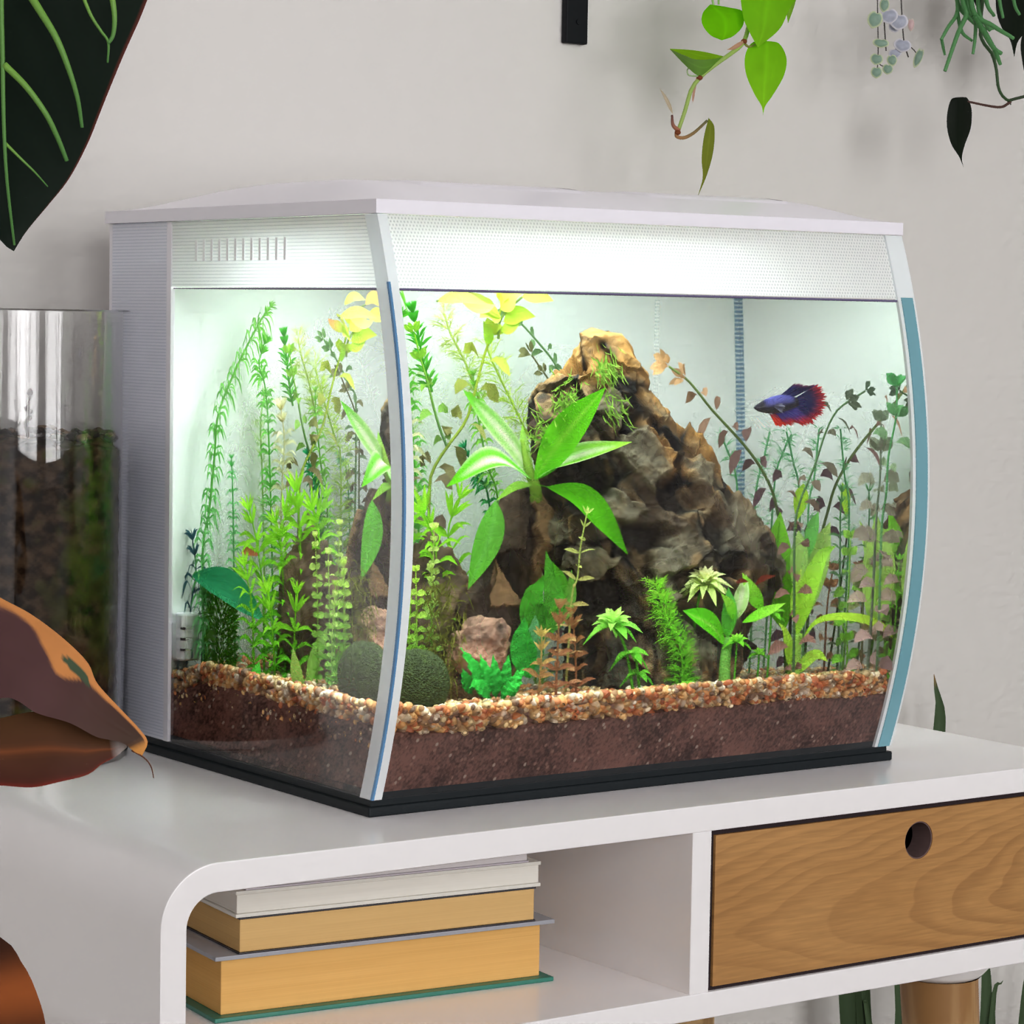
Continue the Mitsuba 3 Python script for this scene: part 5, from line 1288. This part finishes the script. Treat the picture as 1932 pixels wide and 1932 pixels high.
scene['glossy_leaf_two'] = {'type': 'twosided', 'bsdf': {'type': 'principled', 'base_color': {'type': 'mesh_attribute', 'name': 'vertex_color'}, 'roughness': 0.55, 'specular': 0.10}}
dark_leaf()


def rubber_plant():
    k_ = thing('rubber_plant', 'foreground plant with purple-brown leaves edged in orange, lower left corner', 'plant')
    purple, orange, green, olive = lin(80, 54, 54), lin(194, 128, 74), lin(66, 80, 60), lin(64, 46, 36)

    def col_a(u, v, V):
        n_ = meshkit.fbm(V * 60, 3, seed=3)
        C = np.broadcast_to(purple, V.shape) * (1 - np.clip((u - 0.45) * 2, 0, 1))[..., None] + olive * np.clip((u - 0.45) * 2, 0, 1)[..., None]
        rim = 0.10 + 0.36 * np.exp(-((u - 0.52) / 0.13) ** 2) + 0.10 * np.clip((u - 0.7) * 3, 0, 1) + 0.10 * (n_ - 0.5)
        a = np.clip((rim - v) / 0.05, 0, 1)[..., None]
        C = C * (1 - a) + orange * a
        g = (np.exp(-((u - 0.58) / 0.085) ** 2 - ((v - 0.21) / 0.085) ** 2) > 0.45)[..., None]
        C = np.where(g, green, C)
        tip = np.clip((u - 0.93) / 0.03, 0, 1)[..., None]
        C = C * (1 - tip) + lin(190, 130, 66) * tip
        return C * (0.85 + 0.3 * n_)[..., None]

    def col_b(u, v, V):
        n_ = meshkit.fbm(V * 50, 3, seed=5)
        C = np.broadcast_to(lin(84, 56, 34), V.shape) * (1 - v)[..., None] + lin(70, 34, 26) * v[..., None]
        line = np.exp(-((v - 0.5) / 0.05) ** 2)[..., None]
        C = C * (1 - 0.6 * line) + lin(128, 70, 38) * 0.6 * line
        e = np.clip((v - 0.93) / 0.05, 0, 1)[..., None]
        C = C * (1 - e) + lin(110, 36, 26) * e
        s = np.clip((u - 0.9) / 0.05, 0, 1)[..., None]
        C = C * (1 - s) + lin(150, 138, 134) * s
        return C * (0.8 + 0.4 * n_)[..., None]

    def col_c(u, v, V):
        n_ = meshkit.fbm(V * 50, 3, seed=7)
        C = np.broadcast_to(lin(52, 30, 22), V.shape).copy()
        b_ = np.exp(-((u - 0.48) / 0.10) ** 2)[..., None]
        C = C * (1 - b_) + lin(150, 80, 40) * b_
        return C * (0.8 + 0.4 * n_)[..., None]
    m_ = ruled([(-0.3066, -0.1066, 0.1660), (-0.2930, -0.1306, 0.1543), (-0.2820, -0.1423, 0.1466), (-0.2713, -0.1544, 0.1359), (-0.2641, -0.1651, 0.1253), (-0.2614, -0.1702, 0.1157), (-0.2539, -0.1780, 0.1048), (-0.2469, -0.1844, 0.0953), (-0.2436, -0.1872, 0.0889), (-0.2464, -0.1869, 0.0825)],
               [(-0.3218, -0.1411, 0.1036), (-0.3036, -0.1540, 0.1095), (-0.2975, -0.1592, 0.1087), (-0.2903, -0.1658, 0.1031), (-0.2778, -0.1737, 0.0987), (-0.2673, -0.1800, 0.0923), (-0.2613, -0.1823, 0.0906), (-0.2552, -0.1845, 0.0889), (-0.2506, -0.1853, 0.0852), (-0.2477, -0.1861, 0.0830)], 60, 31, 0.05, color=col_a)
    part(k_, 'leaf', m_[:2], 'glossy_leaf_two', smooth=True, color=m_[2], label='purple-brown leaf with orange rim')
    m_ = ruled([(-0.3142, -0.1241, 0.0928), (-0.2971, -0.1399, 0.0979), (-0.2830, -0.1505, 0.1013), (-0.2712, -0.1602, 0.0974), (-0.2587, -0.1712, 0.0899), (-0.2502, -0.1781, 0.0882)],
               [(-0.3199, -0.1370, 0.0683), (-0.3020, -0.1508, 0.0678), (-0.2900, -0.1599, 0.0672), (-0.2797, -0.1667, 0.0698), (-0.2673, -0.1722, 0.0731), (-0.2611, -0.1744, 0.0779), (-0.2551, -0.1769, 0.0813), (-0.2500, -0.1787, 0.0857)], 40, 17, 0.06, color=col_b)
    part(k_, 'leaf', m_[:2], 'glossy_leaf_two', smooth=True, color=m_[2], label='folded brown leaf beneath')
    m_ = ruled([(-0.3308, -0.1257, -0.0038), (-0.3351, -0.1294, -0.0254), (-0.3352, -0.1360, -0.0493), (-0.3330, -0.1553, -0.0728)], [(-0.3335, -0.1317, 0.0128), (-0.3076, -0.1635, -0.0012), (-0.3020, -0.1745, -0.0114), (-0.2977, -0.1796, -0.0227), (-0.2949, -0.1858, -0.0399), (-0.2959, -0.1845, -0.0563), (-0.3308, -0.1565, -0.0733)], 30, 15, 0.05, color=col_c)
    part(k_, 'leaf', m_[:2], 'glossy_leaf_two', smooth=True, color=m_[2], label='dark brown leaf with an orange band')
    part(k_, 'tendril', *_col(tinted(tube([(-0.2506, -0.1842, 0.0850), (-0.2456, -0.1875, 0.0815), (-0.2426, -0.1888, 0.0772), (-0.2410, -0.1884, 0.0717)], [0.0004, 0.00025], 5, 12), lin(120, 80, 64))))
    part(k_, 'stem', *_col(tinted(tube([(-0.3120, -0.1188, 0.1356), (-0.3197, -0.1121, 0.0845), (-0.3279, -0.1188, -0.0157), (-0.3312, -0.1331, -0.1399), (-0.3440, -0.1695, -0.3800), (-0.3515, -0.1878, -0.5997)], [0.004, 0.008], 10, 24), lin(84, 60, 40))))


rubber_plant()

# ---------------------------------------------------------------- what hangs on and before the wall
k = thing('shelf_bracket', 'flat black metal bracket on the wall above the aquarium', 'bracket')
m = trimesh.util.concatenate([box(0.4310, 0.4522, WALL - 0.0075, WALL - 0.0005, 0.5055, 0.66, 0.0012), box(0.4310, 0.4522, 0.22, WALL - 0.0005, 0.655, 0.661, 0.0012)])
part(k, 'bar', m, 'black_metal', smooth=30)
part(k, 'screw', trimesh.creation.cylinder(0.0022, 0.0014, sections=20, transform=trimesh.transformations.concatenate_matrices(trimesh.transformations.translation_matrix((0.4425, WALL - 0.0078, 0.5225)), trimesh.transformations.rotation_matrix(math.pi / 2, (1, 0, 0)))), 'black_metal', smooth=30)

LG0, LG1 = lin(110, 186, 20), lin(140, 210, 40)


def flat(c0, c1=None, rim=None):
    c1 = c0 if c1 is None else c1

    def f(u, v, V):
        n_ = meshkit.fbm(V * 70, 3, seed=2)
        mid = np.exp(-((v - 0.5) / 0.05) ** 2)[..., None]
        C = c0 * (1 - u)[..., None] + c1 * u[..., None]
        C = C * (1 + 0.14 * mid)
        if rim is not None:
            e = np.clip((np.abs(v - 0.5) - 0.43) / 0.05, 0, 1)[..., None]
            C = C * (1 - e) + rim * e
        return C * (0.88 + 0.24 * n_)[..., None]
    return f


k = thing('trailing_vine', 'trailing vine with bright lime green heart-shaped leaves hanging above the aquarium', 'plant')
for a, b, c, bu, lab in (
        ([(0.5392, 0.2900, 0.5063), (0.5254, 0.2900, 0.5045), (0.5166, 0.2880, 0.4937), (0.5180, 0.2880, 0.4797), (0.5278, 0.2890, 0.4651), (0.5359, 0.2900, 0.4568), (0.5377, 0.2900, 0.4500)], [(0.5392, 0.2900, 0.5063), (0.5522, 0.2900, 0.5056), (0.5619, 0.2920, 0.4951), (0.5596, 0.2920, 0.4815), (0.5478, 0.2910, 0.4656), (0.5397, 0.2900, 0.4570), (0.5377, 0.2900, 0.4500)], flat(LG0, LG1), 0.10, 'heart-shaped lime green leaf'),
        ([(0.5193, 0.2850, 0.5637), (0.5040, 0.2800, 0.5460), (0.5068, 0.2800, 0.5224), (0.5140, 0.2800, 0.5102), (0.5248, 0.2830, 0.5000)], [(0.5458, 0.2850, 0.5701), (0.5691, 0.2850, 0.5519), (0.5568, 0.2850, 0.5307), (0.5466, 0.2840, 0.5153), (0.5248, 0.2830, 0.5000)], flat(lin(96, 178, 16), LG1), 0.14, None),
        ([(0.5637, 0.3000, 0.5569), (0.5652, 0.3000, 0.5407), (0.5677, 0.3000, 0.5307), (0.5696, 0.3000, 0.5231)], [(0.5811, 0.3000, 0.5584), (0.5772, 0.3000, 0.5417), (0.5742, 0.3000, 0.5333), (0.5696, 0.3000, 0.5231)], flat(lin(120, 170, 50)), 0.1, None),
        ([(0.4825, 0.2900, 0.5300), (0.4739, 0.2880, 0.5225), (0.4727, 0.2870, 0.5144), (0.4807, 0.2870, 0.5067), (0.4931, 0.2880, 0.5036)], [(0.4825, 0.2900, 0.5300), (0.5009, 0.2900, 0.5291), (0.5152, 0.2900, 0.5270), (0.5146, 0.2890, 0.5165), (0.5045, 0.2880, 0.5077), (0.4931, 0.2880, 0.5036)], flat(lin(96, 182, 14), lin(120, 206, 20)), 0.12, None),
        ([(0.4983, 0.2900, 0.4918), (0.4769, 0.2850, 0.4931), (0.4599, 0.2800, 0.4932), (0.4471, 0.2800, 0.4931), (0.4359, 0.2800, 0.4927)], [(0.4983, 0.2900, 0.4918), (0.4889, 0.2950, 0.4895), (0.4805, 0.3000, 0.4884), (0.4578, 0.2900, 0.4902), (0.4359, 0.2800, 0.4927)], flat(lin(150, 206, 40)), 0.1, None),
        ([(0.4983, 0.2900, 0.4918), (0.4755, 0.2800, 0.4876), (0.4570, 0.2750, 0.4860), (0.4457, 0.2750, 0.4883), (0.4359, 0.2800, 0.4927)], [(0.4983, 0.2900, 0.4918), (0.4849, 0.2880, 0.4816), (0.4715, 0.2860, 0.4750), (0.4565, 0.2830, 0.4802), (0.4359, 0.2800, 0.4927)], flat(lin(108, 160, 50), lin(120, 156, 84)), 0.08, 'half-folded lime leaf'),
        ([(0.4834, 0.2900, 0.4449), (0.4791, 0.2900, 0.4295), (0.4775, 0.2900, 0.4135), (0.4789, 0.2900, 0.3995), (0.4742, 0.2900, 0.3845)], [(0.4834, 0.2900, 0.4449), (0.4893, 0.2900, 0.4380), (0.4888, 0.2900, 0.4200), (0.4830, 0.2900, 0.4017), (0.4742, 0.2900, 0.3845)], flat(lin(116, 130, 44), lin(126, 134, 52)), 0.1, 'narrow olive young leaf'),
        ([(0.4488, 0.2900, 0.4454), (0.4446, 0.2900, 0.4495), (0.4404, 0.2900, 0.4559), (0.4351, 0.2900, 0.4643)], [(0.4488, 0.2900, 0.4454), (0.4471, 0.2900, 0.4516), (0.4423, 0.2900, 0.4584), (0.4351, 0.2900, 0.4643)], flat(lin(190, 176, 150)), 0.1, 'dry pale sheath'),
        ([(0.5138, 0.2870, 0.5051), (0.5070, 0.2870, 0.5022), (0.5008, 0.2870, 0.4985), (0.4972, 0.2870, 0.4967)], [(0.5144, 0.2870, 0.5035), (0.5103, 0.2870, 0.4992), (0.5040, 0.2870, 0.4972), (0.4972, 0.2870, 0.4967)], flat(lin(196, 152, 124)), 0.1, 'dry pale sheath'),
        ([(0.4682, 0.2870, 0.4745), (0.4653, 0.2870, 0.4652), (0.4645, 0.2870, 0.4584), (0.4651, 0.2870, 0.4548)], [(0.4693, 0.2870, 0.4725), (0.4674, 0.2870, 0.4637), (0.4665, 0.2870, 0.4585), (0.4651, 0.2870, 0.4548)], flat(lin(190, 150, 130)), 0.1, 'dry pale sheath')):
    m = ruled(a, b, 26, 13, bu, normal=(-0.5, -0.8, 0.1), color=c)
    part(k, 'leaf', m[:2], 'leaf', smooth=True, color=m[2], label=lab)
for pts, r, c0, c1 in (([(0.5412, 0.3000, 0.6195), (0.5315, 0.2960, 0.5618), (0.5244, 0.2920, 0.5247), (0.5160, 0.2890, 0.5046), (0.5059, 0.2880, 0.4966), (0.4865, 0.2870, 0.4848), (0.4723, 0.2870, 0.4747), (0.4633, 0.2870, 0.4642), (0.4585, 0.2870, 0.4501), (0.4531, 0.2880, 0.4348)], [0.0020, 0.0017, 0.0015], lin(140, 176, 80), lin(150, 176, 90)),
                       ([(0.4531, 0.2880, 0.4348), (0.4507, 0.2880, 0.4295), (0.4579, 0.2880, 0.4283), (0.4689, 0.2890, 0.4329), (0.4819, 0.2900, 0.4424)], [0.0015, 0.0010], lin(170, 120, 80), lin(90, 96, 60)),
                       ([(0.4526, 0.2880, 0.4336), (0.4474, 0.2880, 0.4373), (0.4470, 0.2890, 0.4448)], [0.0018, 0.0008], lin(170, 110, 80), lin(80, 50, 50)),
                       ([(0.5150, 0.2890, 0.5045), (0.5204, 0.2890, 0.5009), (0.5278, 0.2890, 0.5030), (0.5392, 0.2900, 0.5063)], [0.0010, 0.0008], lin(120, 110, 60), lin(140, 180, 60)),
                       ([(0.4909, 0.2900, 0.5307), (0.4926, 0.2920, 0.5461), (0.4999, 0.2950, 0.6147)], [0.0008, 0.0010], lin(140, 190, 100), lin(140, 190, 100)),
                       ([(0.4857, 0.2900, 0.5295), (0.4858, 0.2920, 0.5456), (0.4947, 0.2950, 0.6142)], [0.0008, 0.0010], lin(140, 190, 100), lin(140, 190, 100)),
                       ([(0.4694, 0.2860, 0.4749), (0.4609, 0.2870, 0.4752), (0.4593, 0.2870, 0.4790), (0.4623, 0.2870, 0.4816)], [0.0007, 0.0005], lin(140, 170, 120), lin(160, 180, 130))):
    part(k, 'stem', *_col(tinted(tube(pts, r, 8, 30), c0, c1), 'glossy_leaf'))
for c in ((0.5152, 0.2880, 0.5044), (0.4705, 0.2860, 0.4738), (0.4513, 0.2870, 0.4319)):
    s = trimesh.creation.icosphere(2, 0.0024)
    s.apply_scale((1, 1, 0.8))
    part(k, 'node', (s.vertices + np.array(c), s.faces), 'leaf', smooth=True, color=np.broadcast_to(lin(150, 90, 60), s.vertices.shape).copy())

k = thing('string_of_hearts', 'thin strings of tiny silvery heart-shaped leaves hanging by the wall', 'plant')
for a, b in ((([(0.6899, 0.3300, 0.5788), (0.6917, 0.3300, 0.5449), (0.6935, 0.3300, 0.5109), (0.6929, 0.3300, 0.4959)]), 0.0005), ([(0.7010, 0.3350, 0.5803), (0.7036, 0.3350, 0.5420), (0.7069, 0.3350, 0.5139)], 0.0006), ([(0.7151, 0.3300, 0.5810), (0.7189, 0.3300, 0.5428), (0.7221, 0.3300, 0.5215), (0.7273, 0.3300, 0.5098)], 0.0006), ([(0.6938, 0.3300, 0.5032), (0.6980, 0.3300, 0.5009), (0.7050, 0.3300, 0.5005)], 0.0004), ([(0.7221, 0.3300, 0.5215), (0.7318, 0.3300, 0.5170), (0.7379, 0.3300, 0.5122)], 0.0004)):
    part(k, 'string', *_col(tinted(tube(a, b, 6, 16), lin(62, 58, 56)), 'glossy_leaf'))
for i, (c, rx, rz, t_) in enumerate((((0.6844, 0.3250, 0.5371), .0062, .0070, 0), ((0.7000, 0.3250, 0.5409), .0072, .0060, 1), ((0.7079, 0.3220, 0.5370), .0078, .0066, 1), ((0.7292, 0.3300, 0.5367), .0028, .0052, 2), ((0.6915, 0.3250, 0.5185), .0068, .0036, 0), ((0.7156, 0.3250, 0.5185), .0074, .0054, 1), ((0.7123, 0.3300, 0.5122), .0056, .0042, 1), ((0.6873, 0.3250, 0.5054), .0054, .0046, 0), ((0.7014, 0.3220, 0.5053), .0042, .0046, 0), ((0.6970, 0.3220, 0.4978), .0044, .0042, 0), ((0.6876, 0.3250, 0.4948), .0048, .0046, 0), ((0.7338, 0.3250, 0.5099), .0034, .0084, 0), ((0.6963, 0.3270, 0.5497), .0040, .0056, 0), ((0.7091, 0.3280, 0.5333), .0050, .0046, 1))):
    s = trimesh.creation.icosphere(3, 1.0)
    v = s.vertices.copy()
    notch = 1 - 0.30 * np.exp(-(np.abs(v[:, 0]) / 0.28) ** 2) * (v[:, 2] > 0) * v[:, 2] + 0.12 * np.exp(-(np.abs(v[:, 0]) / 0.3) ** 2) * (v[:, 2] < 0)
    rim = np.clip((np.hypot(v[:, 0], v[:, 2]) - 0.72) / 0.2, 0, 1)[:, None]
    c0, c1 = ((lin(112, 140, 122), lin(196, 206, 168)), (lin(150, 154, 170), lin(208, 206, 214)), (lin(190, 160, 160), lin(206, 190, 180)))[t_]
    n_ = meshkit.fbm(v * 2.5 + i, 2, seed=i)[:, None]
    C = (c0 * (0.8 + 0.4 * n_)) * (1 - rim) + c1 * rim
    ang = [0.3, -0.2, 0.15, 0, 0.1, 0.2, -0.3, 0.2, -0.3, 0.1, 0, 0.35, 0.1, -0.2][i]
    Rm = trimesh.transformations.rotation_matrix(-0.62, (0, 0, 1))[:3, :3] @ trimesh.transformations.rotation_matrix(ang, (0, 1, 0))[:3, :3]
    V = (v * np.array([rx, 0.0017, rz]) * np.stack([np.ones(len(v)), np.ones(len(v)), notch], 1)) @ Rm.T + np.array(c)
    part(k, 'leaf', (V, s.faces), 'pebble', smooth=True, color=C)

k = thing('jungle_cactus', 'hanging cactus with thin dark green pencil-like stems, top right corner', 'plant')
RC0, RC1 = lin(52, 104, 52), lin(84, 140, 84)
for pts, r in (([(0.7451, 0.3000, 0.5936), (0.7512, 0.3000, 0.5600), (0.7518, 0.3000, 0.5450), (0.7426, 0.3000, 0.5336), (0.7347, 0.3000, 0.5224)], .0019), ([(0.7353, 0.3000, 0.5228), (0.7373, 0.3000, 0.5162), (0.7394, 0.3000, 0.5103)], .0013), ([(0.7436, 0.2900, 0.5925), (0.7475, 0.2900, 0.5546), (0.7527, 0.2900, 0.5439), (0.7438, 0.2900, 0.5278), (0.7301, 0.2900, 0.4962)], .0021),
               ([(0.7538, 0.2950, 0.5811), (0.7587, 0.2950, 0.5495), (0.7676, 0.2950, 0.5403), (0.7681, 0.2950, 0.5257), (0.7662, 0.2950, 0.5127)], .0018), ([(0.7496, 0.2850, 0.5883), (0.7549, 0.2850, 0.5462), (0.7771, 0.2850, 0.5359), (0.8020, 0.2850, 0.5274)], .0023), ([(0.7517, 0.3000, 0.5472), (0.7578, 0.3000, 0.5305), (0.7696, 0.3000, 0.5240)], .0016),
               ([(0.7562, 0.2850, 0.5421), (0.7688, 0.2850, 0.5293), (0.7803, 0.2850, 0.5173), (0.7884, 0.2850, 0.5140)], .0025), ([(0.7803, 0.2850, 0.5173), (0.7855, 0.2850, 0.5090), (0.7881, 0.2850, 0.5049)], .0020), ([(0.7699, 0.2900, 0.5821), (0.7753, 0.2900, 0.5547), (0.7843, 0.2900, 0.5446)], .0020), ([(0.7750, 0.2800, 0.5816), (0.7797, 0.2800, 0.5563), (0.7845, 0.2800, 0.5421)], .0018), ([(0.7908, 0.2800, 0.5829), (0.7968, 0.2800, 0.5555), (0.8034, 0.2800, 0.5462)], .0018),
               ([(0.7769, 0.3000, 0.5836), (0.7755, 0.3000, 0.5577), (0.7785, 0.3000, 0.5450), (0.7900, 0.3000, 0.5337)], .0019), ([(0.7520, 0.3050, 0.5733), (0.7577, 0.3050, 0.5532), (0.7677, 0.3050, 0.5445), (0.7839, 0.3050, 0.5363), (0.7986, 0.3050, 0.5365)], .0018)):
    part(k, 'segment', *_col(tinted(tube(pts, [r, r, r * 0.7], 7, 22), RC0, RC1), 'glossy_leaf'))

k = thing('dark_vine', 'hanging vine with near-black heart-shaped leaves at the right edge', 'plant')
DV = flat(lin(10, 17, 9), lin(14, 24, 12))
for a, b, bu in (([(0.7570, 0.3000, 0.4758), (0.7485, 0.3000, 0.4757), (0.7441, 0.3000, 0.4651), (0.7440, 0.3000, 0.4522), (0.7494, 0.3000, 0.4387), (0.7588, 0.3000, 0.4288), (0.7640, 0.3000, 0.4204)], [(0.7570, 0.3000, 0.4758), (0.7654, 0.3000, 0.4776), (0.7712, 0.3000, 0.4689), (0.7712, 0.3000, 0.4537), (0.7645, 0.3000, 0.4382), (0.7619, 0.3000, 0.4281), (0.7640, 0.3000, 0.4204)], 0.12),
                 ([(0.8112, 0.3100, 0.5962), (0.8059, 0.3100, 0.5740), (0.8068, 0.3100, 0.5523), (0.8136, 0.3100, 0.5389), (0.8240, 0.3100, 0.5291), (0.8295, 0.3100, 0.5155)], [(0.8486, 0.3100, 0.5996), (0.8610, 0.3100, 0.5786), (0.8543, 0.3100, 0.5560), (0.8424, 0.3100, 0.5384), (0.8328, 0.3100, 0.5280), (0.8295, 0.3100, 0.5155)], 0.1),
                 ([(0.8677, 0.3200, 0.5490), (0.8527, 0.3200, 0.5425), (0.8469, 0.3200, 0.5288), (0.8502, 0.3200, 0.5113), (0.8560, 0.3200, 0.4948)], [(0.8677, 0.3200, 0.5490), (0.8873, 0.3200, 0.5416), (0.8881, 0.3200, 0.5237), (0.8728, 0.3200, 0.5048), (0.8560, 0.3200, 0.4948)], 0.1),
                 ([(0.7797, 0.3150, 0.5853), (0.7816, 0.3150, 0.5681), (0.7870, 0.3150, 0.5564), (0.7921, 0.3150, 0.5524)], [(0.8042, 0.3150, 0.5874), (0.8013, 0.3150, 0.5697), (0.7968, 0.3150, 0.5580), (0.7921, 0.3150, 0.5524)], 0.1)):
    m = ruled(a, b, 26, 13, bu, normal=(-0.5, -0.8, 0.1), color=DV)
    part(k, 'leaf', m[:2], 'glossy_leaf_two', smooth=True, color=m[2])
for pts, r, c0 in (([(0.7893, 0.3050, 0.5852), (0.7818, 0.3030, 0.5368), (0.7830, 0.3000, 0.5237), (0.7932, 0.3000, 0.5149), (0.7986, 0.3000, 0.5031), (0.8017, 0.3000, 0.4881), (0.8082, 0.3000, 0.4802), (0.8164, 0.3000, 0.4776)], [0.0013, 0.0015, 0.0012], lin(50, 76, 44)), ([(0.8165, 0.3000, 0.4772), (0.8061, 0.3000, 0.4722), (0.7913, 0.3000, 0.4722), (0.7704, 0.3000, 0.4740), (0.7594, 0.3000, 0.4746)], [0.0012, 0.0008], lin(74, 50, 44)),
                   ([(0.8133, 0.3000, 0.4778), (0.8275, 0.3000, 0.4813), (0.8494, 0.3000, 0.4862), (0.8875, 0.3000, 0.4934)], [0.0013, 0.0013], lin(50, 64, 44)), ([(0.8157, 0.3000, 0.4793), (0.8166, 0.3000, 0.4745)], [0.0006, 0.0005], lin(50, 60, 44))):
    part(k, 'stem', *_col(tinted(tube(pts, r, 7, 24), c0), 'glossy_leaf'))

# snake plant on the floor behind the console
k = thing('snake_plant', 'tall stiff dark green snake plant behind the right end of the console', 'plant')
SN0, SN1 = lin(30, 44, 28), lin(66, 84, 58)
for path, w, tipc in (([(0.79, 0.345, -0.52), (0.785, 0.352, -0.29), (0.8117, 0.3600, -0.0776), (0.8118, 0.3600, -0.0314), (0.8083, 0.3600, -0.0220), (0.8053, 0.3600, -0.0089)], 0.021, lin(150, 116, 80)), ([(0.735, 0.34, -0.52), (0.7171, 0.3600, -0.2880), (0.712, 0.365, -0.12)], 0.020, None), ([(0.75, 0.335, -0.52), (0.7278, 0.3550, -0.2906), (0.735, 0.36, -0.14)], 0.013, None),
                      ([(0.79, 0.34, -0.52), (0.7760, 0.3550, -0.2949), (0.7691, 0.3600, -0.2488)], 0.026, None), ([(0.86, 0.34, -0.52), (0.8802, 0.3600, -0.3101), (0.8797, 0.3650, -0.2540)], 0.014, None), ([(0.86, 0.33, -0.52), (0.8832, 0.3550, -0.3142), (0.8908, 0.3500, -0.2856)], 0.009, None), ([(0.90, 0.34, -0.52), (0.9317, 0.3600, -0.3316), (0.9345, 0.3600, -0.2693)], 0.020, None),
                      ([(0.76, 0.32, -0.52), (0.7309, 0.3500, -0.3037), (0.7265, 0.3500, -0.2839)], 0.012, None)):
    m = blade(path, w, (-0.45, -0.85, 0.0), 40, 9, peak=0.55, cup=0.22, c0=SN0, c1=SN1, tip=0.7)
    if tipc is not None:
        s = np.clip((m[0][:, 2:3] - (m[0][:, 2].max() - 0.0125)) / 0.002, 0, 1)
        m = (m[0], m[1], m[2] * (1 - s) + tipc * s)
    part(k, 'leaf', m[:2], 'glossy_leaf_two', smooth=True, color=m[2])
pot = thing('flower_pot', 'plain white pot on the floor holding the snake plant', 'pot')
part(pot, 'body', revolve([(0, 0.0), (0.075, 0.0), (0.095, 0.16), (0.088, 0.16), (0.086, 0.145), (0, 0.145)], (0.82, 0.305), 48, Z_F + 0.0005), 'white_lacquer', smooth=30)
